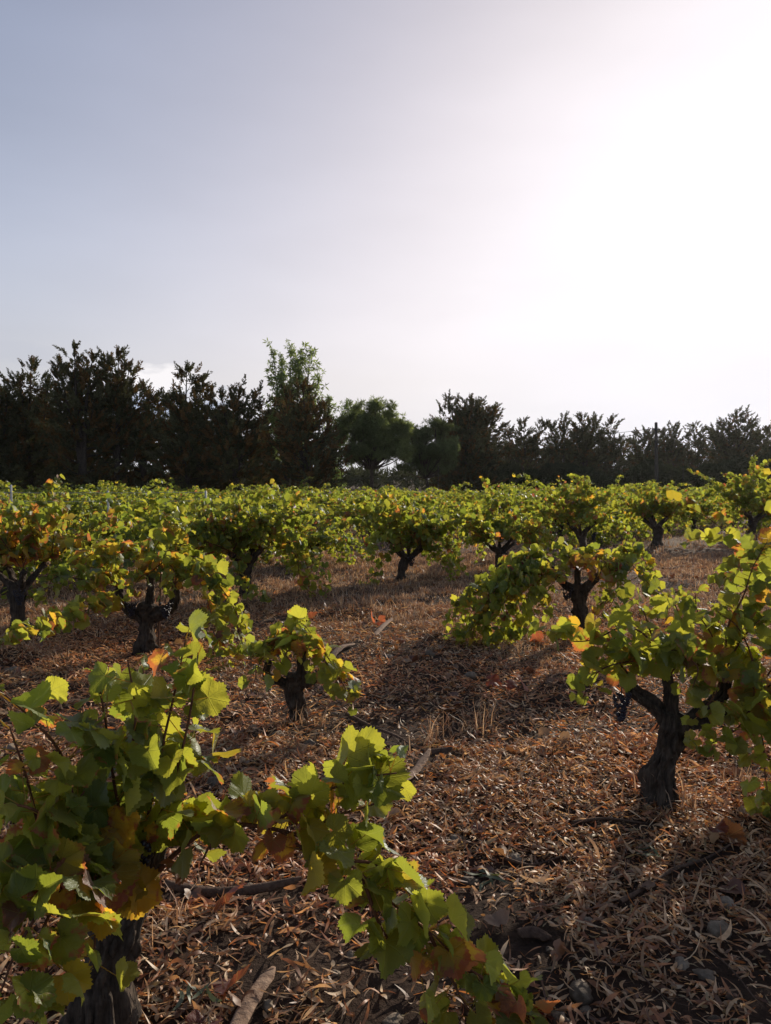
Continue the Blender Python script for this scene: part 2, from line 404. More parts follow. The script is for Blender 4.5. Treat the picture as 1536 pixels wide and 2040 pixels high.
def add_leaves(mb, pos, axis, normal, size, tint, lod, r):
    T, tris = LT[lod]; n = len(pos)
    if n == 0: return
    f = nrm(axis); nn = normal - f * (normal * f).sum(1, keepdims=True); nn = nrm(nn); xx = np.cross(f, nn)
    x, y = T[:, 0][None], T[:, 1][None]
    rr = np.sqrt(x * x + y * y); th = np.arctan2(x, y)
    fold = (r.normal(.26, .38, n))[:, None]; droop = r.uniform(-.05, .45, n)[:, None]; wav = r.uniform(.06, .22, n)[:, None]; ph = r.uniform(0, 6.3, n)[:, None]
    curl = r.uniform(-.35, .45, n)[:, None]
    z = fold * np.abs(x) - droop * np.where(y > 0, y * y, 0) + wav * np.sin(3 * th + ph) * rr ** 2 + wav * .5 * np.sin(7 * th + 2 * ph) * rr ** 2 - curl * rr ** 3 * np.abs(np.sin(th))
    s_ = np.asarray(size)[:, None, None]
    V = pos[:, None] + s_ * (x[..., None] * xx[:, None] + (y + 0 * z)[..., None] * f[:, None] + z[..., None] * nn[:, None])
    nv = len(T)
    F_ = (np.arange(n)[:, None, None] * nv + tris[None]).reshape(-1, 3)
    mb.add(V.reshape(-1, 3), None, F_, np.repeat(tint, nv, 0), np.tile(T, (n, 1)))
def add_petioles(mb, a, b, w_, tint):
    n = len(a); d = nrm(b - a); s1 = nrm(np.cross(d, np.array((.3, .5, .81)))); s2 = np.cross(d, s1)
    V = []
    for e, k in ((a, 1.2), (b, .8)):
        for an in (0, 2.09, 4.19): V.append(e + w_ * k * (math.cos(an) * s1 + math.sin(an) * s2))
    V = np.stack(V, 1); base = np.arange(n)[:, None, None] * 6
    q = np.array(((0, 1, 4, 3), (1, 2, 5, 4), (2, 0, 3, 5)))
    mb.add(V.reshape(-1, 3), (base + q[None]).reshape(-1, 4), None, np.tile(np.array(tint), (n * 6, 1)))
def cane_leaves(mb, path, spacing, size, lod, r, autumn, per=1, petiole=.07, t0=.08, facing=.5):
    """leaves along a cane, alternate sides, blades turned up, outward and to the light"""
    L = np.concatenate(([0], np.cumsum(np.linalg.norm(np.diff(path, axis=0), axis=1)))); tot = L[-1]
    s_ = np.arange(t0 * tot, tot + spacing * .3, spacing); s_ = np.repeat(s_, per) + r.normal(0, spacing * .3, len(s_) * per)
    s_ = np.clip(s_, 0, tot); n = len(s_)
    p = np.stack([np.interp(s_, L, path[:, k]) for k in range(3)], 1)
    tg = nrm(np.stack([np.interp(s_, L, np.gradient(path[:, k], L)) for k in range(3)], 1))
    rv = nrm(r.normal(0, 1, (n, 3))); side = nrm(np.cross(tg, rv)); side[:, 2] = np.abs(side[:, 2]) * .8 + .1 * r.normal(0, 1, n); side = nrm(side)
    tip = np.interp(s_ / tot, (0, .7, 1), (1, 1, .6))
    pd = nrm(side * .9 + tg * .35 + r.normal(0, .25, (n, 3)))
    plen = petiole * (.5 + .9 * r.random(n))[:, None] * (.5 + .5 * tip[:, None])
    at = p + pd * plen
    out = side.copy(); out[:, 2] = 0
    ax = nrm(pd * .55 + np.array((0, 0, -.55)) + r.normal(0, .38, (n, 3)) + out * .3)
    cs = r.choice((-1.0, 1.0), (n, 1), p=(.35, .65))
    no = np.array((0, 0, .45)) + out * .55 + facing * cs * np.array((SUNV[0], SUNV[1], .35)) + r.normal(0, .38, (n, 3))
    if lod == 0: no = no + out * 0
    sz = size * tip * np.clip(r.normal(1, .22, n), .5, 1.5)
    ti = leaf_tints(n, r, autumn * np.interp(s_ / tot, (0, .4, 1), (1.9, 1.0, .5)), .8 if lod == 0 else 1.5)
    add_leaves(mb, at, ax, no, sz, ti, lod, r)
    if lod < 2: add_petioles(mb, p, at, .0014 + .004 * lod * .3, (.16, .13, .035, 0))
def inst(name_v, parent): pass

# ------------------------------------------------------------------ grape vines
def cane_path(start, az, elev, length, sag, r, n=16):
    """shoot leaving the head at an elevation, bending over under its weight"""
    p = np.array(start, float); d = np.array((math.cos(az) * math.cos(elev), math.sin(az) * math.cos(elev), math.sin(elev)))
    pts = [p.copy()]; st = length / n; wob = r.normal(0, .12, 3)
    for k in range(n):
        d = d + np.array((0, 0, -sag * st * (k / n + .25))) + wob * st + r.normal(0, .05, 3)
        d = d / np.linalg.norm(d); p = p + d * st
        g0 = float(gz(p[0], p[1])) + .04
        if p[2] < g0: p[2] = g0; d[2] = abs(d[2]) * .1
        pts.append(p.copy())
    return np.array(pts)
def wood(mb, paths, sides, seed):
    for k, (pts, rad) in enumerate(paths):
        pts = np.asarray(pts, float)
        L = np.linalg.norm(np.diff(pts, axis=0), axis=1).sum()
        sp = smooth_path(pts, max(6, int(L / (.006 if sides > 30 else .014 if sides > 10 else .03))))
        tube(mb, sp, np.array(rad) * (1 if k else 1.05) * (np.interp(np.linspace(0, 1, len(rad)), (0, .12, .3, 1), (.95, .78, .66, .66)) if k == 0 else .60), sides, rough=.36, flute=.14, seed=seed + k * 3)
def bunch(parent, top, length, width, r, n=80):
    mb = MB()
    for k in range(n):
        t_ = r.random() ** .8; a = r.random() * 6.28; w_ = width * (1 - .75 * t_) * (.75 + .35 * r.random())
        c = np.array(top) + np.array((math.cos(a) * w_, math.sin(a) * w_, -length * t_)); rd = .0082 * (.8 + .4 * r.random())
        th = np.linspace(0, np.pi, 6)[:, None]; p_ = np.linspace(0, 2 * np.pi, 8, endpoint=False)[None]
        S = np.stack((np.sin(th) * np.cos(p_), np.sin(th) * np.sin(p_), np.cos(th) + 0 * p_), -1).reshape(-1, 3) * rd + c
        i = np.arange(5)[:, None] * 8; j = np.arange(8)[None]
        mb.add(S, np.stack((i + j, i + 8 + j, i + 8 + (j + 1) % 8, i + (j + 1) % 8), -1))
    tube(mb, smooth_path([np.array(top) + (0, 0, .05), np.array(top), np.array(top) - (0, 0, length * .8)], 5), [.003, .002], 5)
    return mb.build('grape_bunch', MGRAPE, parent, attrs=False, loc=parent.location)
def vine(label, base, woodpaths, canes, leaf=.08, spacing=.06, per=1, lod=0, autumn=.06, seed=1, group=None, sides=16, bunches=(), cane_r=.0055, petiole=.07, facing=.75):
    r = np.random.default_rng(seed)
    root = thing('grape_vine', label, 'grapevine', tuple(base), group)
    mb = MB(); wood(mb, woodpaths, sides, seed); mb.build('trunk', MBARK, root, attrs=False, loc=base)
    fm = MB()
    for c in canes:
        opt = {}
        if isinstance(c, dict): opt = c; c = opt['pts']
        path = smooth_path(c, max(8, int(len(c) * 5)))
        cm = MB(); tube(cm, path, [opt.get('r', cane_r), cane_r * .35], 6, rough=.1, seed=seed)
        cm.build('cane', MCANE, root, attrs=False, loc=base)
        cane_leaves(fm, path, opt.get('spacing', spacing), opt.get('leaf', leaf), lod, r, opt.get('autumn', autumn), opt.get('per', per), petiole, opt.get('t0', .1), facing)
    fm.build('foliage', MLEAF if lod < 2 else MLEAF_FAR, root, loc=base)
    for tp, ln, wd in bunches: bunch(root, tp, ln, wd, r)
    return root
def PP(d, *pts):
    """pixel polyline; items (px, py) at depth d or (px, py, depth)"""
    return [P(q[0], q[1], q[2] if len(q) > 2 else d) for q in pts]
def head_wood(base, h, r, rad=.085, arms=4, spread=.22, lean=(0, 0)):
    b = np.array(base, float); b0 = b - (0, 0, .06)
    kn = b + np.array((lean[0] * .5 + r.normal(0, .03), lean[1] * .5 + r.normal(0, .03), h * .5)); hd = b + np.array((lean[0], lean[1], h))
    paths = [([b0, kn, hd], [rad * 1.15, rad * .85, rad * .95, rad * 1.1])]
    tips = []
    for k in range(arms):
        a = 6.283 * (k + r.random() * .6) / arms; tp = hd + np.array((math.cos(a) * spread, math.sin(a) * spread, .10 + .12 * r.random()))
        md = hd * .45 + tp * .55 + np.array((0, 0, -.03))
        paths.append(([hd - (0, 0, .06), md, tp], [rad * .75, rad * .5, rad * .42])); tips.append(tp)
    return paths, tips
def auto_canes(tips, r, n, length, sag, el=(25, 75), az0=None, front=1.0):
    out = []
    for k in range(n):
        tp = tips[k % len(tips)] + r.normal(0, .03, 3)
        az = 6.283 * k / n + r.normal(0, .4) if az0 is None else az0 + r.normal(0, .6)
        k_ = front if math.sin(az) < -.35 else 1.0                 # the grower ties the shoots on the path side up
        e_ = r.uniform(*el) if k_ == 1 else r.uniform(22, max(el))
        out.append(cane_path(tp, az, R(e_), length * r.uniform(.7, 1.2) * (1 if k_ == 1 else .8), sag * r.uniform(.7, 1.4) * k_, r))
    return out

# ---- the vines one can single out, nearest first
VG = 'old bush vines of the vineyard'
# foreground left
b = G(195, 2095)
vine('large foreground grapevine at the left edge with tall leafy shoots and a thick pale trunk', b,
     [(PP(1.95, (195, 2110), (200, 2010), (205, 1930, 1.96), (240, 1850), (268, 1770, 1.97)), [.108, .092, .085, .085, .07]),
      (PP(1.95, (262, 1790), (300, 1730, 1.95), (330, 1660, 2.0), (385, 1600, 2.05)), [.055, .04, .034, .028]),
      (PP(1.95, (255, 1800), (215, 1760, 1.9), (190, 1720, 1.85)), [.055, .04, .035]),
      (PP(1.95, (262, 1790), (272, 1720, 1.93), (285, 1690, 1.92)), [.05, .038, .03])],
     [PP(1.9, (285, 1700), (300, 1600, 1.86), (325, 1480, 1.84), (350, 1370, 1.88), (372, 1262, 1.93)),
      PP(1.9, (275, 1710), (235, 1600, 1.82), (212, 1450, 1.78), (195, 1350, 1.8)),
      PP(1.9, (285, 1700), (300, 1560, 1.95), (295, 1430, 1.98), (285, 1330, 2.0)),
      PP(1.9, (200, 1720), (150, 1600, 1.72), (120, 1500, 1.66), (60, 1430, 1.62), (0, 1375, 1.6)),
      PP(1.9, (200, 1720), (130, 1660, 1.68), (60, 1610, 1.58), (-40, 1600, 1.5)),
      PP(1.9, (195, 1725), (150, 1750, 1.65), (100, 1820, 1.5), (60, 1920, 1.42), (30, 2010, 1.38)),
      PP(1.9, (195, 1725), (120, 1720, 1.7), (40, 1740, 1.55), (-60, 1800, 1.5)),
      {'pts': PP(1.9, (240, 1770), (215, 1770, 1.7), (195, 1830, 1.6), (185, 1920, 1.57)), 'autumn': .6, 'spacing': .03},
      {'pts': PP(1.9, (195, 1725), (110, 1780, 1.55), (40, 1880, 1.4), (0, 1980, 1.34)), 'spacing': .024},
      {'pts': PP(1.9, (195, 1725), (130, 1830, 1.55), (90, 1940, 1.45), (70, 2050, 1.4)), 'spacing': .024, 'autumn': .3},
      PP(1.9, (240, 1760), (170, 1700, 1.75), (130, 1640, 1.7), (180, 1560, 1.75)),
      PP(1.9, (280, 1710), (330, 1660, 1.9), (350, 1600, 1.88), (370, 1530, 1.92), (380, 1470, 1.95)),
      {'pts': PP(1.93, (275, 1790), (350, 1700, 1.9), (440, 1645, 1.88), (560, 1655, 1.88), (670, 1700, 1.88), (770, 1790, 1.9), (870, 1870, 1.93), (960, 1960, 1.96), (1070, 2045, 1.98)), 'r': .0075, 'spacing': .0125, 't0': .14},
      {'pts': PP(1.93, (850, 1850), (890, 1930, 1.94), (920, 1990, 1.93), (960, 2050, 1.93)), 'spacing': .02, 'autumn': .45},
      {'pts': PP(1.93, (930, 1930), (980, 1960, 1.96), (1020, 1990, 1.95), (1090, 2050, 1.95)), 'spacing': .025, 'autumn': .3},
      {'pts': PP(1.9, (720, 1740), (760, 1850, 1.88), (800, 1900, 1.88), (850, 1960, 1.9)), 'spacing': .03},
      {'pts': PP(1.9, (285, 1700), (340, 1570, 1.84), (375, 1440, 1.84), (395, 1300, 1.88)), 'spacing': .026},
      {'pts': PP(1.9, (270, 1700), (260, 1540, 1.8), (270, 1420, 1.8), (255, 1320, 1.82)), 'spacing': .028},
      {'pts': PP(1.9, (200, 1720), (100, 1690, 1.7), (50, 1540, 1.62), (20, 1450, 1.6)), 'spacing': .022},
      {'pts': PP(1.88, (530, 1650), (590, 1610, 1.9), (640, 1580, 1.92), (720, 1550, 1.94), (790, 1540, 1.95)), 'spacing': .017},
      {'pts': PP(1.88, (600, 1670), (660, 1630, 1.92), (720, 1610, 1.95), (780, 1590, 1.97)), 'spacing': .017},
      {'pts': PP(1.9, (690, 1715), (740, 1720, 1.92), (790, 1750, 1.95), (830, 1800, 1.97)), 'spacing': .017},
      {'pts': PP(1.88, (560, 1655), (600, 1690, 1.86), (660, 1760, 1.85), (700, 1800, 1.85)), 'spacing': .09, 'autumn': .8},
      {'pts': PP(1.9, (440, 1645), (420, 1680, 1.87), (400, 1720, 1.86)), 'spacing': .07}],
     leaf=.055, spacing=.0205, lod=0, autumn=.08, seed=11, group=VG, sides=72, per=1, facing=.95,
     bunches=((P(278, 1668, 1.85), .11, .035), (P(165, 1668, 1.8), .10, .035), (P(258, 1600, 1.86), .06, .02)))
# right foreground
b = G(1310, 1612)
vine('forked old grapevine at the right edge with a thick bare trunk and high leafy crown', b,
     [(PP(3.4, (1305, 1640), (1318, 1540), (1335, 1470), (1340, 1420)), [.105, .082, .076, .085]),
      (PP(3.4, (1330, 1440), (1300, 1400), (1262, 1375, 3.38), (1240, 1350, 3.36)), [.06, .05, .045, .03]),
      (PP(3.4, (1338, 1440), (1335, 1380), (1330, 1340, 3.42)), [.055, .045, .035]),
      (PP(3.4, (1345, 1450), (1400, 1415, 3.42), (1440, 1380, 3.45), (1445, 1330, 3.45)), [.07, .055, .05, .035]),
      (PP(3.4, (1370, 1440), (1450, 1420, 3.4), (1520, 1400, 3.4)), [.05, .035, .025])],
     [{'pts': PP(3.4, (1330, 1350), (1290, 1270, 3.38), (1240, 1250, 3.35), (1180, 1275, 3.3), (1120, 1275, 3.28), (1075, 1255, 3.25)), 'spacing': .02, 't0': .25},
      PP(3.4, (1330, 1350), (1290, 1320, 3.3), (1240, 1320, 3.25), (1190, 1340, 3.2), (1170, 1390, 3.2)),
      PP(3.4, (1330, 1345), (1300, 1270, 3.45), (1280, 1215, 3.5), (1250, 1190, 3.5)),
      PP(3.4, (1335, 1345), (1340, 1270, 3.4), (1350, 1220, 3.4), (1330, 1185, 3.4)),
      PP(3.4, (1440, 1340), (1420, 1270, 3.45), (1390, 1220, 3.5), (1385, 1180, 3.5)),
      PP(3.4, (1445, 1335), (1450, 1250, 3.4), (1480, 1190, 3.4), (1500, 1130, 3.42), (1528, 1080, 3.45)),
      PP(3.4, (1445, 1335), (1480, 1270, 3.35), (1540, 1210, 3.3), (1580, 1150, 3.3)),
      PP(3.4, (1500, 1400), (1540, 1330, 3.35), (1600, 1280, 3.3), (1640, 1260, 3.3)),
      PP(3.4, (1440, 1345), (1400, 1330, 3.3), (1360, 1300, 3.25), (1290, 1290, 3.22)),
      PP(3.4, (1262, 1360), (1230, 1320, 3.3), (1190, 1330, 3.25), (1160, 1370, 3.2)),
      PP(3.4, (1440, 1345), (1420, 1390, 3.25), (1395, 1420, 3.2), (1380, 1440, 3.2)),
      PP(3.4, (1335, 1345), (1360, 1310, 3.25), (1390, 1330, 3.2), (1380, 1370, 3.18)),
      PP(3.4, (1500, 1400), (1500, 1320, 3.3), (1470, 1250, 3.35), (1430, 1220, 3.4)),
      PP(3.4, (1510, 1395), (1545, 1360, 3.2), (1560, 1430, 3.15), (1550, 1540, 3.1)),
      {'pts': PP(3.4, (1500, 1405), (1470, 1450, 3.25), (1420, 1480, 3.2), (1380, 1500, 3.18)), 'spacing': .017},
      {'pts': PP(3.4, (1500, 1405), (1520, 1480, 3.3), (1525, 1550, 3.25), (1540, 1640, 3.2)), 'spacing': .02},
      PP(3.4, (1510, 1400), (1570, 1440, 3.3), (1600, 1520, 3.2)),
      {'pts': PP(3.4, (1445, 1340), (1470, 1330, 3.35), (1500, 1360, 3.3), (1500, 1420, 3.28)), 'autumn': .3}],
     leaf=.057, spacing=.0195, lod=0, autumn=.07, seed=23, group=VG, sides=64,
     bunches=((P(1238, 1378, 3.33), .13, .04),))
# small stunted one
b = G(598, 1443)
vine('small stunted grapevine with a bare twisted trunk and a ragged leafy top near the middle', b,
     [(PP(4.58, (600, 1462), (592, 1420), (583, 1380), (592, 1345)), [.085, .068, .08, .10]),
      (PP(4.58, (600, 1365), (604, 1320, 4.56), (600, 1275, 4.58)), [.075, .05, .035]),
      (PP(4.58, (575, 1365), (545, 1350, 4.55), (530, 1340, 4.5), (535, 1315, 4.5)), [.055, .045, .04, .03]),
      (PP(4.58, (610, 1365), (640, 1345, 4.56), (655, 1322, 4.55)), [.05, .04, .035])],
     [PP(4.58, (598, 1285), (580, 1262, 4.5), (600, 1242, 4.5), (620, 1262, 4.45)),
      PP(4.58, (598, 1290), (560, 1280, 4.5), (540, 1305, 4.45), (525, 1340, 4.4)),
      PP(4.58, (600, 1290), (628, 1285, 4.5), (640, 1310, 4.45), (632, 1340, 4.45)),
      {'pts': PP(4.58, (655, 1325), (670, 1345, 4.5), (690, 1375, 4.45), (680, 1400, 4.4)), 'autumn': .35},
      PP(4.58, (590, 1290), (560, 1285, 4.5), (520, 1315, 4.4), (505, 1365, 4.38)),
      PP(4.58, (600, 1285), (640, 1295, 4.5), (668, 1335, 4.42), (700, 1395, 4.4)),
      PP(4.58, (600, 1285), (585, 1265, 4.55), (560, 1262, 4.6), (545, 1285, 4.6)),
      PP(4.58, (535, 1318), (515, 1300, 4.45), (500, 1310, 4.4)),
      PP(4.58, (600, 1290), (570, 1300, 4.4), (580, 1320, 4.35))],
     leaf=.06, spacing=.026, lod=0, autumn=.08, seed=31, group=VG, sides=48)
# mid right arch
b = G(1155, 1278)
rr_ = np.random.default_rng(41)
vine('wide spreading grapevine arching over the bare ground right of centre with yellowing top leaves', b,
     [(PP(6.95, (1152, 1290), (1158, 1240), (1155, 1200), (1150, 1165)), [.12, .095, .09, .10]),
      (PP(6.95, (1150, 1180), (1120, 1160), (1100, 1130)), [.07, .05, .04]),
      (PP(6.95, (1155, 1180), (1190, 1150), (1210, 1125)), [.07, .05, .04]),
      (PP(6.95, (1152, 1180), (1150, 1130)), [.06, .04])],
     [PP(6.95, (1100, 1135), (1040, 1130, 6.9), (970, 1170, 6.8), (915, 1200, 6.8), (905, 1270, 6.7)),
      PP(6.95, (1100, 1135), (1050, 1150, 6.7), (990, 1210, 6.6), (950, 1270, 6.5), (930, 1340, 6.4)),
      PP(6.95, (1105, 1135), (1060, 1120, 7), (1020, 1150, 7), (980, 1220, 6.9)),
      PP(6.95, (1100, 1135), (1070, 1115), (1020, 1150, 6.8), (960, 1200, 6.7), (930, 1240, 6.6), (935, 1330, 6.5)),
      PP(6.95, (1100, 1135), (1060, 1140, 6.7), (1010, 1190, 6.5), (985, 1270, 6.4), (960, 1330, 6.3)),
      PP(6.95, (1105, 1135), (1080, 1110), (1010, 1130, 7.1), (950, 1180, 7.2), (915, 1215, 7.2)),
      PP(6.95, (1105, 1135), (1060, 1170, 6.6), (1030, 1230, 6.5), (1010, 1300, 6.4)),
      PP(6.95, (1105, 1135), (1050, 1120, 6.9), (990, 1170, 6.6), (960, 1240, 6.5), (900, 1270, 6.4)),
      PP(6.95, (1150, 1135), (1130, 1105), (1110, 1090)),
      PP(6.95, (1150, 1135), (1160, 1105), (1200, 1115, 6.7), (1230, 1160, 6.6)),
      PP(6.95, (1210, 1125), (1240, 1100), (1275, 1105), (1310, 1170)),
      PP(6.95, (1210, 1125), (1250, 1120, 6.8), (1290, 1160, 6.6), (1330, 1210, 6.5)),
      PP(6.95, (1210, 1130), (1230, 1150, 6.6), (1220, 1200, 6.5), (1190, 1230, 6.4)),
      PP(6.95, (1130, 1140), (1110, 1150, 6.7), (1085, 1190, 6.6), (1080, 1230, 6.5)),
      {'pts': PP(6.95, (1150, 1140), (1160, 1125, 6.8), (1180, 1130, 6.6), (1200, 1180, 6.5)), 'autumn': .5}],
     leaf=.059, spacing=.0145, per=1, lod=0, autumn=.07, seed=41, group=VG, sides=36, bunches=((P(1130, 1165, 6.9), .15, .06),))
# mid left, over the steel stake
b = G(293, 1293)
vine('broad grapevine with a dark forked head beside the thin steel stake on the left', b,
     [(PP(6.55, (290, 1305), (292, 1260), (292, 1225), (298, 1205)), [.11, .09, .10, .12]),
      (PP(6.55, (285, 1230), (255, 1215), (240, 1190), (238, 1160)), [.085, .075, .06, .04]),
      (PP(6.55, (300, 1230), (335, 1215), (350, 1190), (345, 1160)), [.085, .075, .06, .04]),
      (PP(6.55, (295, 1220), (300, 1170), (295, 1130)), [.06, .05, .035])],
     [PP(6.55, (240, 1165), (220, 1110), (190, 1100), (150, 1130)),
      PP(6.55, (240, 1165), (210, 1150, 6.4), (180, 1170, 6.2), (170, 1210, 6.1)),
      PP(6.55, (240, 1170), (200, 1120, 6.7), (160, 1110, 6.9), (130, 1150, 7)),
      PP(6.55, (295, 1135), (310, 1090), (340, 1050), (370, 1060)),
      PP(6.55, (345, 1165), (350, 1110), (345, 1060), (330, 1045)),
      PP(6.55, (295, 1135), (270, 1100), (240, 1100), (200, 1130, 6.4)),
      PP(6.55, (345, 1165), (380, 1110), (415, 1130), (440, 1190), (450, 1260), (440, 1330)),
      PP(6.55, (345, 1165), (390, 1130, 6.3), (430, 1160, 6.2), (470, 1220, 6.1), (480, 1300, 6), (470, 1340, 6)),
      PP(6.55, (345, 1170), (390, 1150, 6.2), (420, 1220, 6.0), (435, 1300, 5.9), (430, 1400, 5.8)),
      PP(6.55, (300, 1140), (280, 1150, 6.3), (260, 1180, 6.2)),
      PP(6.55, (300, 1140), (330, 1120, 6.3), (350, 1150, 6.2), (330, 1190, 6.2)),
      {'pts': PP(6.55, (240, 1170), (190, 1160, 6.2), (110, 1150, 6.1), (90, 1200, 6)), 'spacing': .017},
      {'pts': PP(6.55, (240, 1200), (200, 1205, 6), (130, 1235, 5.5), (60, 1262, 5), (0, 1285, 4.7), (-80, 1310, 4.6)), 'spacing': .017}],
     leaf=.062, spacing=.017, lod=0, autumn=.13, seed=53, group=VG, sides=36, bunches=((P(330, 1200, 6.4), .14, .06), (P(262, 1195, 6.4), .14, .06)))
# left edge, orange top
b = G(40, 1258)
rr_ = np.random.default_rng(61)
wp, tips = head_wood(b, .42, rr_, .095, 4, .25)
vine('grapevine at the far left edge with an orange and yellow top over a stout trunk', b, wp,
     auto_canes(tips, rr_, 22, .95, 1.9, (15, 80), front=.5), leaf=.062, spacing=.021, lod=1, autumn=.25, seed=61, group=VG, bunches=((b + np.array((.1, -.2, .42)), .15, .06),))
def mid(label, px, py, h, seed, n=22, length=1.15, sag=1.9, autumn=.08, leaf=.060, rad=.09, lod=1, el=(5, 78), lean=(0, 0), spacing=.021, extra=None, bun=1):
    b = G(px, py); r = np.random.default_rng(seed)
    wp, tips = head_wood(b, h, r, rad, 5, .27, lean)
    cs = auto_canes(tips, r, n + 4, length, sag * 1.1, el, front=.75)
    if extra: cs += [PP(b[1], *e) for e in extra]
    return vine(label, b, wp, cs, leaf=leaf, spacing=spacing, lod=lod, autumn=autumn, seed=seed, group=VG, sides=12,
                bunches=[(b + np.array((r.uniform(-.25, .25), -.15, h + .02)), .15, .06) for _ in range(bun)])
mid('tall dense green grapevine left of centre drooping low to the right of its dark trunk', 490, 1196, .46, 71, 34, 1.15, 2.2, .06, extra=[((560, 1080), (610, 1090), (640, 1140), (650, 1185)), ((560, 1080), (590, 1110), (600, 1160), (630, 1190)), ((500, 1090), (470, 1130, 8.8), (500, 1180, 8.6), (540, 1195, 8.4))], rad=.11)
mid('grapevine in the centre with a leaning dark trunk and red leaves at its head', 800, 1158, .38, 83, 30, 1.1, 2.3, .07, rad=.10, lean=(.1, 0), extra=[((830, 1090), (880, 1070), (910, 1110), (922, 1145))])
mid('grapevine right of the leaning central one with a short upright dark trunk', 995, 1132, .36, 97, 26, 1.05, 2.2, .10, rad=.09, extra=[((990, 1050), (980, 990), (965, 955))])
mid('grapevine with a dark hanging cluster behind the yellowing arched one', 1158, 1112, .48, 103, 24, 1.05, 2.0, .09, rad=.11, bun=3)
mid('grapevine with a bare black trunk standing alone in the dry grass at right', 1306, 1087, .48, 113, 28, 1.05, 2.2, .05, rad=.14, extra=[((1310, 1010), (1300, 980), (1290, 962))])
mid('grapevine with the highest shoots rising above the row at the right', 1500, 1078, .50, 127, 28, 1.4, 1.6, .06, rad=.13, el=(10, 80), extra=[((1470, 1000), (1420, 960), (1370, 938)), ((1480, 1000), (1470, 960), (1440, 945)), ((1500, 990), (1500, 950), (1510, 935))])
b = np.array((2.95, 5.0, 0)); b[2] = gz(b[0], b[1]); rr_ = np.random.default_rng(131)
wp, tips = head_wood(b, .45, rr_, .09, 4, .25)
vine('grapevine outside the right edge whose leafy shoots reach into the view', b, wp, auto_canes(tips, rr_, 16, 1.15, 1.4, (30, 75)) +
     [PP(4.9, (1640, 1260), (1570, 1150), (1510, 1120), (1475, 1165, 4.8)), PP(4.9, (1640, 1260), (1580, 1130), (1530, 1095), (1490, 1100, 4.8)), PP(4.9, (1640, 1260), (1560, 1200), (1510, 1190, 4.8), (1480, 1210, 4.7))],
     leaf=.072, spacing=.055, lod=0, autumn=.06, seed=131, group=VG)

# ---- the rows behind: prototypes copied over the planting grid
def proto(seed, tall, autumn):
    r = np.random.default_rng(seed); b = np.zeros(3)
    wp, tips = head_wood(b, .42, r, .1, 4, .25)
    root = thing('grape_vine', 'x', 'grapevine', (0, 0, 0))
    mb = MB(); wood(mb, wp, 8, seed); mb.build('trunk', MBARK, root, attrs=False)
    fm = MB()
    for c in auto_canes(tips, r, 36, 1.2 * tall, 2.5, (-10, 68)):
        cane_leaves(fm, c, .028, .063, 2, r, autumn, 1, .08, .08)
    fm.build('foliage', MLEAF_FAR, root)
    return root
protos = [proto(200 + k, t_, a_) for k, (t_, a_) in enumerate(((1.0, .02), (1.12, .03), (.95, .06), (1.05, .02), (1.15, .04), (1.0, .09)))]
def copy_tree(o):
    c = o.copy(); col.objects.link(c)
    for ch in list(o.children):
        d = ch.copy(); col.objects.link(d); d.parent = c
    return c
O, U, Vv = np.array((.24, 11.1)), np.array((1.77, 1.58)), np.array((-1.6, 1.85))
known = [np.array(k) for k in ((-1.7, 9.1), (.24, 11.1), (1.95, 12.6), (3.77, 14.2), (6.1, 16.8), (8.6, 18.0), (-3.6, 7.4), (-2.1, 6.6))]
spots = []
for i_ in range(-26, 26):
    for j_ in range(0, 26):
        p_ = O + U * i_ + Vv * j_ + rng.normal(0, .16, 2)
        if not (9.0 < p_[1] < 41) or abs(p_[0]) > p_[1] * .53 + 1.2: continue
        if min(np.linalg.norm(p_ - k) for k in known) < 1.5: continue
        if p_[0] > 2.0 and p_[1] < 13.5: continue
        if rng.random() < .15: continue
        spots.append(p_)
spots.sort(key=lambda p_: p_[1])
fresh = set(range(len(protos)))
for p_ in spots:
    k = int(rng.integers(len(protos)))
    if p_[0] < -2.5 and p_[1] < 16 and rng.random() < .5: k = int(rng.choice((2, 5)))
    o = protos[k] if k in fresh else copy_tree(protos[k]); fresh.discard(k)
    o.location = (p_[0], p_[1], float(gz(p_[0], p_[1])) - .02); o.rotation_euler = (0, 0, rng.uniform(0, 6.28))
    s_ = rng.uniform(.80, 1.14); o.scale = (s_ * 1.05, s_ * 1.05, s_ * rng.uniform(.80, .97))
    side = 'left' if p_[0] < -.18 * p_[1] else 'right' if p_[0] > .18 * p_[1] else 'middle'
    if p_[1] < 16.5: lb, gr = f'bushy grapevine in the closer rows of merged canopies at the {side} of the vineyard', f'closer merged grapevines at the {side}'
    else: lb, gr = f'small distant grapevine merging into the leafy canopy below the trees at the {side}', f'distant grapevines at the {side}'
    tag(o, lb, 'grapevine', gr)

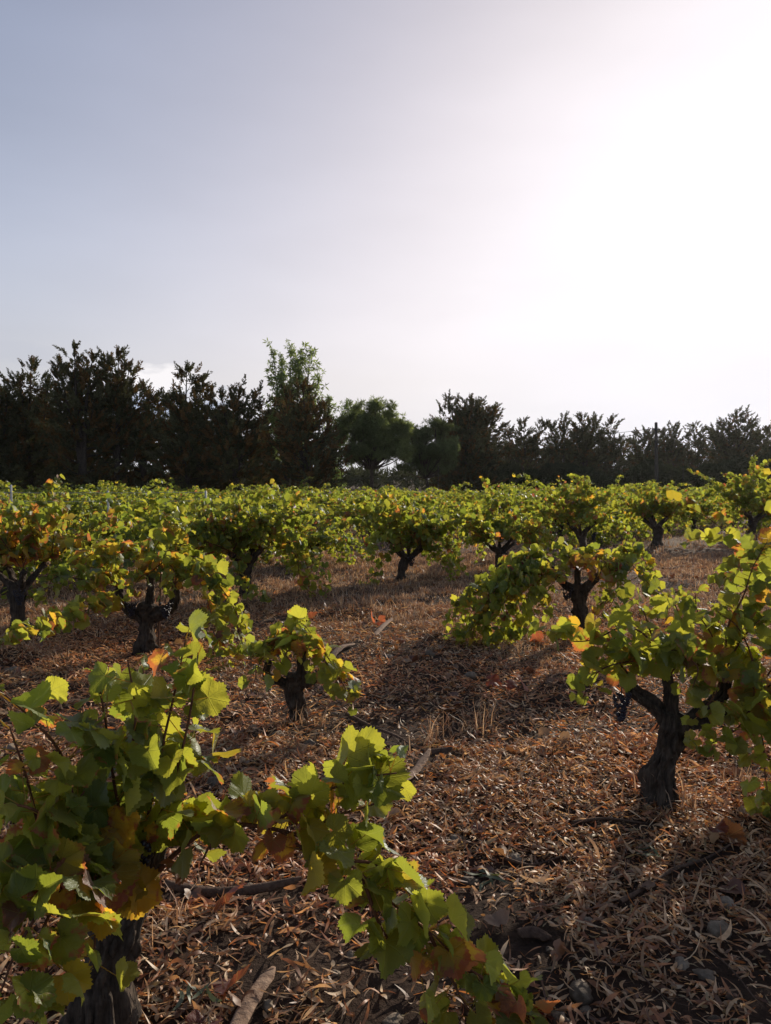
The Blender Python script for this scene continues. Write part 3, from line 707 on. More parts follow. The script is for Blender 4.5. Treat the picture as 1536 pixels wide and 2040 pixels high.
# ------------------------------------------------------------------ trees along the far edge
def plume_template(n, seed):
    """one feathery conifer spray of unit length along +Z: many small pointed sprigs"""
    r = np.random.default_rng(seed); V = []
    for k in range(n):
        s_ = (k + r.random()) / n; a = r.random() * 6.283
        rad = np.array((math.cos(a), math.sin(a), 0)); ax = np.array((r.normal(0, .04), r.normal(0, .04), s_ * .82))
        d = nrm(rad * (.70 - .35 * s_) + np.array((0, 0, .75))); L = (.30 - .13 * s_) * r.uniform(.7, 1.25); wv = nrm(np.cross(d, r.normal(0, 1, 3))) * L * .2
        V += [ax, ax + d * L * .45 + wv, ax + d * L, ax + d * L * .45 - wv]
    return np.array(V)
PLUME = [plume_template(34, k) for k in range(4)]
def place_templates(mb, temps, pos, axis, size, tint, r):
    n = len(pos)
    if n == 0: return
    z = nrm(axis); x = nrm(np.cross(z, nrm(r.normal(0, 1, (n, 3))))); y = np.cross(z, x)
    which = r.integers(0, len(temps), n)
    for k, T in enumerate(temps):
        s_ = which == k
        if not s_.any(): continue
        Vt = pos[s_][:, None] + size[s_][:, None, None] * (T[None, :, 0:1] * x[s_][:, None] + T[None, :, 1:2] * y[s_][:, None] + T[None, :, 2:3] * z[s_][:, None])
        V = Vt.reshape(-1, 3); q = np.arange(len(V)).reshape(-1, 4)
        tt = np.repeat(tint[s_], len(T), 0) * (0.8 + .4 * np.repeat(r.random((len(V) // 4, 1)), 4, 0))
        mb.add(V, q, None, tt)
def base_at(px, d):
    p = P(px, HOR, d); p[2] = 0; return p
def conifer(label, px, d, leaders, name='conifer_tree', temps=None, mat=None, base_y=978, dens=1.0, tint=(.085, .083, .044), brown=.3, seed=1, low=.05, group='trees along the far edge of the vineyard', up=.2, shape=.6, trunk_r=.16, plume=.9, nb=40):
    """leaders: (apex px, apex py, half width in px low down, start fraction)"""
    r = np.random.default_rng(seed); b = base_at(px, d); b[2] = float(gz(b[0], b[1]))
    temps = temps or PLUME; mat = mat or MCONIFER; root = thing(name, label, 'tree', tuple(b), group)
    wd, cr = MB(), MB(); m = d / F
    for li, (ax, ay, hw, st) in enumerate(leaders):
        top = P(ax, ay + plume * .38 / m, d + r.normal(0, .5)); H = top[2] - b[2]; hwm = hw * m
        s0 = b + np.array((0, 0, -.1)); k1 = b + np.array(((top[0] - b[0]) * .15, 0, H * .33)); k2 = b * .35 + top * .65; k2[0] += r.normal(0, .12); k2[2] = b[2] + H * .66
        path = smooth_path([s0, k1, k2, top - np.array((0, 0, .25))], 24)
        tube(wd, path, [trunk_r, trunk_r * .7, trunk_r * .4, .02], 7, rough=.15, seed=seed)
        n = int(nb * dens * (.72 if st >= .2 else 1)); pos, axs, siz = [], [], []
        for k in range(n):
            t_ = low + st + (1 - low - st) * (k + r.random()) / n
            p = np.array([np.interp(t_, np.linspace(0, 1, 24), path[:, q]) for q in range(3)])
            az = k * 2.4 + r.normal(0, .4)
            tt = (t_ - st) / (1 - st)
            L = hwm * 1.12 * max(.02, 1 - max(tt, 0)) ** shape * r.choice((.45, .8, 1.0, 1.25)) * r.uniform(.85, 1.12) + .14
            if t_ < .18: L *= .75
            el = up + .4 * tt + r.normal(0, .22)
            d0 = np.array((math.cos(az) * math.cos(el), math.sin(az) * math.cos(el), math.sin(el)))
            e = p + d0 * L + np.array((0, 0, .22 * L * L / max(hwm, .5))); mid_ = p + d0 * L * .5 - np.array((0, 0, .05 * L))
            bp = smooth_path([p, mid_, e], 7)
            tube(wd, bp, [.045 * (1 - t_) + .012, .008], 4)
            k_ = max(3, int(L * 5.2 * dens)); u = np.sort(r.random(k_)) * .75 + .28; u[-1] = 1.0
            q = np.stack([np.interp(u, np.linspace(0, 1, 7), bp[:, c]) for c in range(3)], 1) + r.normal(0, .10, (k_, 3)) * (.3 + L * .4)
            pos.append(q); axs.append(nrm(d0 * 1.05 + np.array((0, 0, .42)) + r.normal(0, .42, (k_, 3))))
            siz.append(plume * r.uniform(.6, 1.25, k_) * (.6 + .4 * min(1, L)))
        k_ = 4; pos.append(np.repeat(path[-1:], k_, 0) - r.random((k_, 1)) * np.array(((0, 0, .5),))); axs.append(nrm(np.array((0, 0, 1)) + r.normal(0, .2, (k_, 3)))); siz.append(np.full(k_, plume * .8))
        pos, axs, siz = np.concatenate(pos), np.concatenate(axs), np.concatenate(siz)
        tn = np.array((*tint, 0))[None] * (0.7 + .6 * r.random((len(pos), 1)))
        bw = r.random(len(pos)) < brown; tn[bw] = tn[bw] * np.array((1.5, .95, .8, 0))
        place_templates(cr, temps, pos, axs, siz, tn, r)
    wd.build('trunk', MTREEBARK, root, attrs=False, loc=b); cr.build('crown', mat, root, smooth=False, loc=b)
    return root
def tuft_template(n, seed, flat=.6, w_=.05):
    r = np.random.default_rng(seed); V = []
    for k in range(n):
        d = nrm(r.normal(0, 1, 3) + np.array((0, 0, flat))); L = r.uniform(.6, 1.0); wv = nrm(np.cross(d, r.normal(0, 1, 3))) * w_
        V += [d * .05, d * L * .5 + wv, d * L, d * L * .5 - wv]
    return np.array(V)
TUFT = [tuft_template(26, k) for k in range(3)]
LEAFY = [tuft_template(16, 10 + k, -.5, .11) for k in range(3)]
def round_tree(label, name, px, d, blobs, temps, mat, tint, size, n, seed, trunk_r=.14, group='trees along the far edge of the vineyard', fork=.28, depth=.9, hollow=.55, var=.5, cl=.13):
    """crown built of leaf tufts clustered on the ends of limbs; blobs: (px, py, rx, ry) in photo pixels"""
    r = np.random.default_rng(seed); b = base_at(px, d); b[2] = float(gz(b[0], b[1])); m = d / F
    root = thing(name, label, 'tree', tuple(b), group); wd, cr = MB(), MB()
    hub = b + np.array((r.normal(0, .1), 0, (P(0, blobs[0][1], d)[2] - b[2]) * fork))
    tube(wd, smooth_path([b - (0, 0, .1), b * .5 + hub * .5 + np.array((.06, 0, 0)), hub], 8), [trunk_r, trunk_r * .8, trunk_r * .75], 8, rough=.15, seed=seed)
    for (bx, by, rx, ry) in blobs:
        c = P(bx, by, d); R3 = np.array((rx * m, rx * m * depth, ry * m)); k = max(5, int(n * rx * ry / sum(q[2] * q[3] for q in blobs) / 26))
        v = nrm(r.normal(0, 1, (k, 3))) * (hollow + (1.12 - hollow) * r.random((k, 1)) ** .6) ; v[:, 2] = np.where(v[:, 2] < -.6, v[:, 2] * .6, v[:, 2])
        for e in c + v * R3:
            mid_ = hub * .5 + e * .5 + np.array((0, 0, -.03 * np.linalg.norm(e - hub))) + r.normal(0, .12, 3)
            tube(wd, smooth_path([hub, mid_, e], 9), [trunk_r * .35, .03, .012], 4)
            kk = 26; q = e + r.normal(0, 1, (kk, 3)) * R3 * cl; a = nrm((q - c) / R3 + r.normal(0, .6, (kk, 3)) + np.array((0, 0, .3)))
            tn = np.array((*tint, 0))[None] * (1 - var / 2 + var * r.random()) * (.8 + .4 * r.random((kk, 1)))
            place_templates(cr, temps, q, a, size * r.uniform(.7, 1.3, kk), np.repeat(tn, 1, 0), r)
    wd.build('trunk', MTREEBARK, root, attrs=False, loc=b); cr.build('crown', mat, root, smooth=False, loc=b)
    return root
DK = (.028, .034, .016)
conifer('dark green cypress cut off by the left edge of the view', -15, 47, [(-30, 740, 85, 0), (15, 765, 60, .1)], seed=301, dens=1.2, brown=.1)
conifer('cypress with a small ragged tuft of a top near the left edge', 62, 48, [(62, 708, 52, .25), (35, 740, 40, .4), (95, 745, 45, .3), (60, 800, 95, 0)], seed=302)
conifer('tallest broad cypress on the left with several open heads', 165, 46, [(148, 678, 55, .25), (118, 700, 42, .35), (185, 690, 50, .3), (165, 740, 100, 0)], seed=303, up=.3, trunk_r=.2)
conifer('tall open cypress with ragged side branches right of the tallest one', 232, 47, [(236, 688, 48, .3), (215, 705, 40, .4), (258, 715, 44, .35), (240, 760, 92, 0)], seed=304, up=.3)
conifer('low spreading cypress with a branch rising in front of the small cloud', 285, 48, [(288, 752, 42, .2), (306, 772, 28, .45), (280, 820, 80, 0)], seed=305, up=.35)
conifer('pointed conical cypress standing alone above its neighbours left of centre', 372, 46, [(372, 718, 62, .12), (345, 775, 45, .3), (405, 740, 45, .3), (372, 800, 85, 0)], seed=306)
conifer('round topped dark cypress between the pointed one and the pale feathery tree', 470, 46, [(440, 765, 48, .2), (475, 762, 55, .2), (508, 772, 50, .2), (475, 830, 90, 0)], seed=307, shape=.42)
conifer('dark cypress with reddish tips standing in front of the pale feathery tree', 612, 45, [(604, 752, 50, .12), (572, 765, 45, .2), (640, 790, 42, .2), (600, 830, 90, 0)], seed=308, brown=.5)
conifer('dense dark evergreen filling the gap low behind the far left trees', 20, 55, [(0, 800, 110, 0), (90, 810, 110, 0)], seed=309, nb=60)
conifer('dense dark evergreen low behind the tallest left trees', 180, 55, [(150, 790, 110, 0), (250, 815, 100, 0)], seed=310, nb=60)
conifer('dense dark evergreen low behind the pointed conical cypress', 400, 55, [(345, 830, 80, 0), (440, 830, 100, 0)], seed=311, nb=60)
conifer('dense dark evergreen low behind the reddish cypress', 560, 55, [(530, 810, 90, 0), (610, 830, 70, 0)], seed=312, nb=55)
FEATHER = [tuft_template(12, 20 + k, -.3, .09) for k in range(4)]
conifer('tall pale green feathery tree rising above the dark cypresses', 572, 50, [(543, 684, 30, .25), (560, 700, 26, .3), (580, 676, 30, .25), (600, 690, 28, .3), (618, 684, 30, .3), (636, 738, 26, .4), (560, 735, 44, .2), (592, 715, 48, .2)],
        'eucalyptus_tree', FEATHER, MBROAD, seed=321, up=.55, plume=.46, shape=.3, tint=(.105, .13, .055), brown=0, trunk_r=.12, nb=34, dens=.95)
conifer('thin pale leafy sapling leaning out right of the reddish cypress', 662, 49, [(690, 790, 26, .3), (708, 800, 18, .5), (655, 780, 18, .3), (672, 830, 34, .1)],
        'eucalyptus_tree', FEATHER, MBROAD, seed=322, up=.5, plume=.42, shape=.4, tint=(.10, .13, .055), brown=0, trunk_r=.07, nb=30, dens=1.3)
round_tree('green round headed pine with a bare forked trunk left of centre', 'pine_tree', 738, 48,
           [(748, 845, 52, 40), (725, 870, 45, 42), (775, 875, 42, 42), (745, 895, 62, 34)], TUFT, MBROAD, (.085, .102, .048), .32, 2700, 331, .15, fork=.42, hollow=.4)
round_tree('darker low rounded pine right of the round headed pine', 'pine_tree', 850, 52,
           [(855, 880, 46, 38), (830, 895, 42, 40), (880, 905, 34, 45), (850, 920, 58, 28)], TUFT, MBROAD, (.068, .082, .042), .32, 2500, 332, .14, fork=.38, hollow=.4)
conifer('broad domed dark cypress with a spike at its left shoulder right of the pines', 925, 58, [(895, 783, 26, .05), (925, 796, 46, .1), (950, 793, 50, .1), (978, 808, 46, .1), (935, 830, 84, 0)], seed=313, shape=.36, plume=.66, dens=1.5)
def slim(label, px, apexes, seed, d=62, dens=1.0, tr=.11, **k):
    return conifer(label, px, d, [(a_, y_, h_ * 1.5, s_) for a_, y_, h_, s_ in apexes], seed=seed, dens=dens, brown=.12, trunk_r=tr, plume=.75, low=.03, up=.22, **k)
slim('thin cypress with two bare leaning arms at its top', 1050, [(1044, 828, 22, .05), (1084, 830, 14, .5), (1015, 845, 28, .1), (1062, 868, 34, 0)], 314)
slim('slender see-through cypress left of the twin denser one', 1122, [(1126, 818, 24, .05), (1098, 836, 24, .1), (1112, 860, 34, 0)], 315)
slim('dense narrow cypress with a flat top right of centre', 1165, [(1158, 820, 30, .05), (1182, 826, 28, .1), (1170, 850, 38, 0)], 316, dens=1.15)
slim('spiky narrow cypress beside the gap left of the pole', 1217, [(1218, 824, 24, .05), (1236, 862, 14, .3), (1215, 870, 30, 0)], 317)
slim('low see-through cypress just left of the pole', 1285, [(1284, 852, 32, .05), (1262, 866, 18, .2), (1300, 850, 26, .1)], 318, d=70)
slim('slim cypress just right of the pole', 1342, [(1342, 838, 28, .05), (1322, 848, 24, .1), (1345, 870, 34, 0)], 319, d=70)
slim('pointed slim cypress between the pole and the large right hand cypress', 1385, [(1382, 836, 28, .05), (1395, 870, 34, 0)], 320, d=70)
slim('large broad see-through cypress near the right edge', 1462, [(1467, 811, 36, .05), (1435, 833, 30, .1), (1495, 830, 32, .1), (1465, 860, 56, 0)], 324, d=66, dens=1.05)
slim('cypress cut off by the right edge of the view', 1530, [(1528, 846, 32, .05), (1560, 830, 40, .05)], 325, d=68)
for lb_, px_, ap_, sd_ in (('dark low conifer behind the thin two armed cypress', 1030, [(1000, 885, 40, 0), (1050, 895, 40, 0)], 351), ('dark low conifer behind the slender see-through cypresses', 1140, [(1120, 890, 40, 0), (1180, 892, 40, 0)], 352),
                           ('dark low conifer behind the utility pole', 1310, [(1270, 905, 36, 0), (1320, 898, 40, 0), (1365, 900, 36, 0)], 353), ('dark low conifer behind the large right edge cypress', 1470, [(1430, 890, 40, 0), (1500, 885, 46, 0)], 354),
                           ('dark low conifer behind the domed cypress', 920, [(890, 840, 40, 0), (940, 840, 46, 0), (975, 850, 40, 0)], 355)):
    slim(lb_, px_, ap_, sd_, d=78, dens=1.25)
for lb_, px_, blobs_, sd_ in (('dark rounded bush at the foot of the pole', 1290, [(1270, 950, 42, 22), (1310, 948, 40, 26)], 341), ('low dark bush under the domed cypress', 985, [(960, 945, 50, 26), (1010, 950, 45, 22)], 342),
                              ('low dark bush under the slender cypresses', 1130, [(1100, 952, 50, 20), (1160, 952, 50, 22)], 343), ('low dark bush under the right edge cypresses', 1500, [(1490, 945, 45, 30), (1545, 940, 40, 34)], 344),
                              ('low dark bush between the bush by the pole and the right edge', 1400, [(1380, 955, 45, 18), (1430, 952, 40, 20)], 345)):
    r_ = round_tree(lb_, 'evergreen_bush', px_, 60, blobs_, TUFT, MCONIFER, (.05, .056, .03), .42, 2200, sd_, .08, 'low bushes under the far trees', fork=.3, hollow=.2); r_['category'] = 'bush'

sm = MB(); r_ = np.random.default_rng(77); n_ = 2600
q_ = np.stack((r_.uniform(-150, 170, n_), r_.uniform(100, 125, n_), r_.random(n_) ** .8 * 2.6), 1)
tn_ = np.array((.06, .065, .035, 0))[None] * (.6 + .8 * r_.random((n_, 1)))
place_templates(sm, TUFT, q_, nrm(r_.normal(0, .6, (n_, 3)) + np.array((0, 0, 1))), r_.uniform(1.0, 2.4, n_), tn_, r_)
o = sm.build('distant_scrub', MCONIFER, smooth=False); o['kind'] = 'stuff'; o['label'] = 'dark low scrub far beyond the trees'

# ------------------------------------------------------------------ pole, cables, trellis, stakes
def rod(name, mat, pts, rad, parent=None, sides=8, n=None, rough=0.0, loc=None):
    m = MB(); tube(m, smooth_path(pts, n or max(2, len(pts) * 4)), rad, sides, rough=rough); return m.build(name, mat, parent, attrs=False, loc=loc)
b = base_at(1309, 57); top = P(1307, 842, 57)
pole = thing('utility_pole', 'dark wooden utility pole rising among the right hand cypresses', 'pole', tuple(b))
rod('shaft', MPOLE, [b - (0, 0, .2), b * .5 + top * .5, top], [.16, .14, .11], pole, 10, 14, loc=b)
tp = P(1307, 855, 57); rod('insulator', MCABLE, [tp + (-.3, 0, 0), tp, tp + (.3, 0, 0)], [.05, .05], pole, 6, loc=b)
for k, (y0, y1) in enumerate(((853, 866), (860, 877))):
    e0, e1 = P(1307, y0, 56.9), P(1150, y1, 64); md = e0 * .5 + e1 * .5 - np.array((0, 0, .12))
    c_ = rod('overhead_cable', MCABLE, [e0, md, e1], [.016, .016], None, 5, 20)
    tag(c_, ('upper' if k == 0 else 'lower') + ' thin overhead cable running left from the utility pole', 'cable', 'cables from the pole')
tb = base_at(22, 15.5); tr = thing('wire_trellis', 'low trellis of pale posts and two thin wires among the left vines', 'trellis', tuple(tb))
for px_ in (22, 215, 410, -150):
    p0 = base_at(px_, 15.5); rod('post', MWHITE, [p0, P(px_, 966 if px_ == 22 else 978, 15.5)], [.022, .022], tr, 6, loc=tb)
for y_ in (981, 998): rod('wire', MWIRE, [P(-150, y_, 15.47), P(120, y_ + 1, 15.47), P(410, y_, 15.47)], [.0045, .0045], tr, 4, 12, loc=tb)
p0 = G(314, 1290); st = rod('steel_stake', MSTEEL, [p0 - (0, 0, .1), P(318, 1215, p0[1]), P(321, 1140, p0[1])], [.009, .009], None, 8)
tag(st, 'thin rusty steel stake standing upright at the broad forked vine on the left', 'stake')
for px_, d_, y_, lb_ in ((873, 30, 928, 'thin grey vineyard stake standing before the low rounded pine'), (1361, 32, 930, 'thin grey vineyard stake right of the utility pole')):
    p0 = base_at(px_, d_); tag(rod('vineyard_stake', MPOLE, [p0, P(px_, y_, d_)], [.02, .016], None, 6), lb_, 'stake')

# ------------------------------------------------------------------ leaf litter, grass, pebbles
def sample_ground(n, y0, y1, pw=1.0, margin=.9, k=.54):
    y = (y0 ** (1 + pw) + rng.random(n) * (y1 ** (1 + pw) - y0 ** (1 + pw))) ** (1 / (1 + pw))
    x = (rng.random(n) * 2 - 1) * (k * y + margin)
    return x, y
def strip_leaves(mb, x, y, z, length, width, tint, seg=4, lift=.02, tilt=.35, curl=1.0):
    n = len(x); a = rng.random(n) * 6.283; t = np.linspace(0, 1, seg + 1)
    bend = rng.normal(0, 1.7, n); curlz = rng.normal(0, 1.1, n) * curl; tw = rng.normal(0, .9, n); roll = rng.normal(0, .55, n); pt = rng.normal(.05, tilt, n)
    prof = np.sin(np.pi * np.clip(t * .94 + .04, 0, 1)) ** .75
    u = t[None] - .5
    hx = length[:, None] * (u); hy = length[:, None] * bend[:, None] * .32 * (u * u - .08)
    hz = length[:, None] * (pt[:, None] * u + curlz[:, None] * .5 * (u * u))
    ro = roll[:, None] + tw[:, None] * u * 2
    wx, wy, wz = -bend[:, None] * .6 * u * np.cos(ro), np.cos(ro), np.sin(ro)
    hw = .5 * width[:, None] * prof[None]
    V = np.empty((n, 2 * (seg + 1), 3))
    for sgn, o in ((1, 0), (-1, 1)):
        lx, ly, lz = hx + sgn * hw * wx, hy + sgn * hw * wy, hz + sgn * hw * wz
        V[:, o::2, 0] = lx * np.cos(a)[:, None] - ly * np.sin(a)[:, None]
        V[:, o::2, 1] = lx * np.sin(a)[:, None] + ly * np.cos(a)[:, None]
        V[:, o::2, 2] = lz
    V[..., 2] += (-V[..., 2].min(1) * .75)[:, None] + (rng.random(n) * lift)[:, None] + z[:, None]
    V[..., 0] += x[:, None]; V[..., 1] += y[:, None]
    q = np.array([(2 * k, 2 * k + 1, 2 * k + 3, 2 * k + 2) for k in range(seg)])
    F_ = (np.arange(n)[:, None, None] * 2 * (seg + 1) + q[None]).reshape(-1, 4)
    mb.add(V.reshape(-1, 3), F_, None, np.repeat(tint, 2 * (seg + 1), 0))
LPAL = np.array(((.42, .30, .19), (.31, .195, .105), (.31, .135, .050), (.24, .095, .036), (.18, .098, .052), (.50, .39, .27), (.22, .185, .105), (.13, .064, .036)))
def litter_tint(n, x, y):
    pr = np.array((.20, .21, .17, .11, .12, .09, .05, .05)); t = LPAL[rng.choice(8, n, p=pr / pr.sum())] * np.array((1.24, 1.24, 1.12)) * (.7 + .6 * rng.random((n, 1)))
    z = vnoise(x * 1.1 + 3, y * 1.1, 77)[:, None]
    t = t * (.85 + .3 * z) * np.where(z > .6, np.array((1.06, .94, .86)), 1.0)
    t = t * .86 + .14 * t.mean(1, keepdims=True) * np.array((1.15, 1.0, .82))
    return np.concatenate((t, np.zeros((n, 1))), 1)
AVOID = []
def rock(mb, c, sz, seed, sub=3):
    n = 6 + sub * 3; th = np.linspace(0, np.pi, n)[:, None]; ph = np.linspace(0, 2 * np.pi, 2 * n, endpoint=False)[None]
    S = np.stack((np.sin(th) * np.cos(ph), np.sin(th) * np.sin(ph), np.cos(th) + 0 * ph), -1)
    q = .62 + .42 * vnoise(S[..., 0] * 1.6 + seed * 3.1, S[..., 1] * 1.6 + S[..., 2] * 2.1, seed) + .26 * vnoise(S[..., 0] * 4 + seed, S[..., 1] * 4 + S[..., 2] * 5, seed + 1) + .05 * vnoise(S[..., 0] * 11 + seed, S[..., 1] * 11 + S[..., 2] * 9, seed + 2)
    q[0] = q[0].mean(); q[-1] = q[-1].mean()
    a = seed * 1.3; V = S * q[..., None] * np.asarray(sz); V = np.stack((V[..., 0] * math.cos(a) - V[..., 1] * math.sin(a), V[..., 0] * math.sin(a) + V[..., 1] * math.cos(a), V[..., 2]), -1) + c
    m_ = 2 * n; i = np.arange(n - 1)[:, None] * m_; j = np.arange(m_)[None]
    mb.add(V.reshape(-1, 3), np.stack((i + j, i + m_ + j, i + m_ + (j + 1) % m_, i + (j + 1) % m_), -1))
mb = MB(); x, y = sample_ground(1500, 1.6, 11)
for k in range(len(x)):
    if vnoise(np.array(x[k] * 1.1), np.array(y[k] * 1.1), 44) < .42: continue
    s_ = float(np.clip(rng.lognormal(math.log(.011), .45), .005, .03)); rock(mb, (x[k], y[k], float(gz(x[k], y[k])) + s_ * .3), (s_, s_ * rng.uniform(.6, 1), s_ * rng.uniform(.45, .8)), k, -1)
o = mb.build('pebbles', MSTONE, attrs=False); o['kind'] = 'stuff'; o['label'] = 'small grey pebbles scattered over the soil'
STONES = (
 (427, 1568, 34, 'round pale stone right of the tall shoots of the foreground vine', .8), (495, 1755, 26, 'pale stone beside the curved dark bark under the long cane', .7),
 (534, 1988, 30, 'round grey stone next to the broad pale bark strip at the bottom', .8), (783, 2003, 50, 'flat broad grey stone at the bottom under the long cane', .45),
 (700, 1888, 26, 'small flat stone in the bare patch under the long cane', .5), (668, 1925, 20, 'darker of the two small stones in the bare patch under the long cane', .6),
 (1157, 1975, 60, 'large pale double lobed stone at the bottom right of the cane tip', .7), (1113, 2020, 44, 'grey blocky stone in front of the large pale double lobed stone', .7),
 (1166, 2003, 26, 'little stone touching the large pale double lobed stone', .6), (1447, 1795, 44, 'white rough stone near the right edge of the foreground', .7),
 (1432, 1852, 48, 'rounded brown stone below the white rough one at right', .75), (968, 1868, 32, 'grey round stone right of the middle of the long cane', .8),
 (1403, 1932, 42, 'low grey stone at the lower right among dry leaves', .5), (1358, 1912, 36, 'blue grey stone left of the low one at the lower right', .6),
 (908, 1660, 36, 'pale flat stone on the sunlit litter right of the long cane', .5), (1024, 1696, 34, 'tan rounded stone beside a straight brown twig', .6),
 (1171, 1828, 24, 'small angular stone in the middle of the right hand litter', .7), (935, 1738, 42, 'flat whitish stone beside the green sprig', .4),
 (775, 1324, 24, 'small white stone on the open ground behind the stunted vine', .6), (856, 1321, 26, 'bluish grey stone left of the arched vine', .7),
 (938, 1354, 28, 'tan stone at the left end of the arched vine', .7), (666, 1428, 20, 'pale pebble like stone right of the stunted trunk', .6),
 (618, 1485, 30, 'grey stone on the ground in front of the stunted trunk', .7), (552, 1468, 30, 'whitish stone left in front of the stunted trunk', .5),
 (113, 1368, 22, 'small pale stone under the drooping cane at left', .6), (26, 1330, 30, 'grey stone at the left edge above the foreground vine', .6), (20, 1495, 32, 'brown stone at the left edge between the vines', .6),
 (440, 1350, 24, 'stone under the hanging leaves right of the forked vine', .7), (1095, 1885, 20, 'small brown stone right of the long cane middle', .6), (500, 1800, 24, 'stone lying just below the curved dark bark', .6))
for k, (px_, py_, w_, lb_, fl) in enumerate(STONES):
    p = G(px_, py_); s_ = w_ / F * p[1] * .5; m = MB(); p[2] += s_ * fl * .02
    AVOID.append((p[0], p[1] - s_ * .2, s_ * 1.05)); rock(m, (0, 0, 0), (s_, s_ * .8, s_ * fl), 500 + k, 3); so_ = m.build('stone', MSTONE, attrs=False); so_.location = tuple(p); tag(so_, lb_, 'stone', 'stones lying on the vineyard soil')

# ---- shed bark strips and twigs
def bark_strip(label, pts, width, seed, mat=MSTRIP, curl=.6, thick=.004, name='bark_strip', cat='bark', lift=.03):
    r = np.random.default_rng(seed); gp = [G(*q) for q in pts]
    for k, q in enumerate(gp): q[2] += lift + (.02 * math.sin(k * 2 + seed))
    path = smooth_path(gp, 22); tg = nrm(np.gradient(path, axis=0)); sd = nrm(np.cross(tg, np.array((0, 0, 1.0)))); upv = np.cross(sd, tg)
    for q in path[::2]: AVOID.append((q[0], q[1] - .01, width * .75 + .012))
    w_ = width * np.interp(np.linspace(0, 1, 22), (0, .1, .5, .85, 1), (.5, .9, 1, .85, .3)) * (1 + .15 * (vnoise(np.arange(22) * .7, np.arange(22) * 0. + seed, seed) - .5))
    a = np.linspace(-1, 1, 7); V = []
    for off in (0, -thick):
        V.append(path[:, None] + sd[:, None] * (np.sin(a * curl)[None, :, None] / math.sin(curl) * w_[:, None, None] * .5) + upv[:, None] * ((1 - np.cos(a * curl))[None, :, None] * w_[:, None, None] * (-.8) + off))
    m = MB(); n = 22; i = np.arange(n - 1)[:, None] * 7; j = np.arange(6)[None]; q = np.stack((i + j, i + j + 1, i + 8 + j, i + 7 + j), -1).reshape(-1, 4)
    o2 = n * 7; e = []
    for k in range(n - 1): e += [(k * 7, k * 7 + 7, o2 + k * 7 + 7, o2 + k * 7), (k * 7 + 6, o2 + k * 7 + 6, o2 + k * 7 + 13, k * 7 + 13)]
    for k in range(6): e += [(k, o2 + k, o2 + k + 1, k + 1), ((n - 1) * 7 + k, (n - 1) * 7 + k + 1, o2 + (n - 1) * 7 + k + 1, o2 + (n - 1) * 7 + k)]
    m.add(np.concatenate([v.reshape(-1, 3) for v in V]), np.concatenate((q, q[:, ::-1] + o2, np.array(e))))
    return tag(m.build(name, mat, None, attrs=False), label, cat, 'shed bark on the ground')
bark_strip('broad pale strip of shed bark running out of the bottom of the view', ((462, 2075), (500, 1990), (545, 1918)), .052, 1)
bark_strip('long curved dark piece of bark lying under the long cane of the foreground vine', ((330, 1782), (420, 1772), (500, 1768), (600, 1762)), .045, 2, MTWIG, 1.2, lift=.045)
bark_strip('pale pointed bark strip lying behind the top of the long cane', ((800, 1572), (830, 1540), (856, 1508)), .05, 3)
bark_strip('short brown bark roll on the sunlit litter beyond the long cane', ((842, 1497), (870, 1500), (900, 1504)), .06, 4, MTWIG, 1.2)
bark_strip('pale bark splinter on the open ground behind the stunted vine', ((745, 1282), (765, 1260), (782, 1238)), .06, 5)
bark_strip('pale bark strip pointing right from the stunted vine', ((655, 1328), (680, 1313), (706, 1302)), .065, 6)
bark_strip('brown bark piece half buried in the right hand litter', ((1030, 1862), (1065, 1860), (1100, 1866)), .05, 7, MTWIG, 1.0)
def twig(label, pts, rad, seed, lift=.02):
    gp = [G(*q) for q in pts]
    for k, q in enumerate(gp): q[2] += lift + .012 * math.sin(3 * k + seed)
    for q in smooth_path(gp, 24): AVOID.append((q[0], q[1] - .01, rad + .022))
    m = MB(); tube(m, smooth_path(gp, 30), [rad, rad * .8, rad * .45], 7, rough=.25, seed=seed)
    a, c = gp[len(gp) // 2], nrm(gp[-1] - gp[0]); s_ = np.array((-c[1], c[0], .25)); tube(m, smooth_path([a, a + c * .04 + s_ * .03, a + c * .1 + s_ * .05], 6), [rad * .5, rad * .2], 5)
    return tag(m.build('fallen_twig', MTWIG, None, attrs=False), label, 'twig', 'dead twigs on the ground')
twig('long curved stick rising to the right across the right hand litter', ((1235, 1805), (1290, 1765), (1345, 1735), (1400, 1712), (1460, 1685)), .008, 1)
twig('straight brown twig lying level below the right hand vine', ((1005, 1708), (1060, 1707), (1120, 1705)), .007, 2)
twig('dark stick lying in front of the stunted vine toward the sunlit litter', ((690, 1436), (740, 1458), (790, 1478), (835, 1500)), .010, 3)
twig('thin dry stem slanting down to the bottom right corner', ((1412, 1898), (1460, 1950), (1500, 1995), (1522, 2030)), .003, 4, .035)
twig('thin dry stem slanting across the lower right litter', ((1195, 1920), (1260, 1955), (1330, 1990), (1395, 2025)), .003, 5, .03)
twig('brown twig lying by the base of the right hand vine', ((1140, 1640), (1210, 1636), (1290, 1640)), .007, 6)
twig('thin reddish stick on the dry grass right of the arched vine', ((1320, 1140), (1345, 1136), (1385, 1128)), .014, 7, .05)

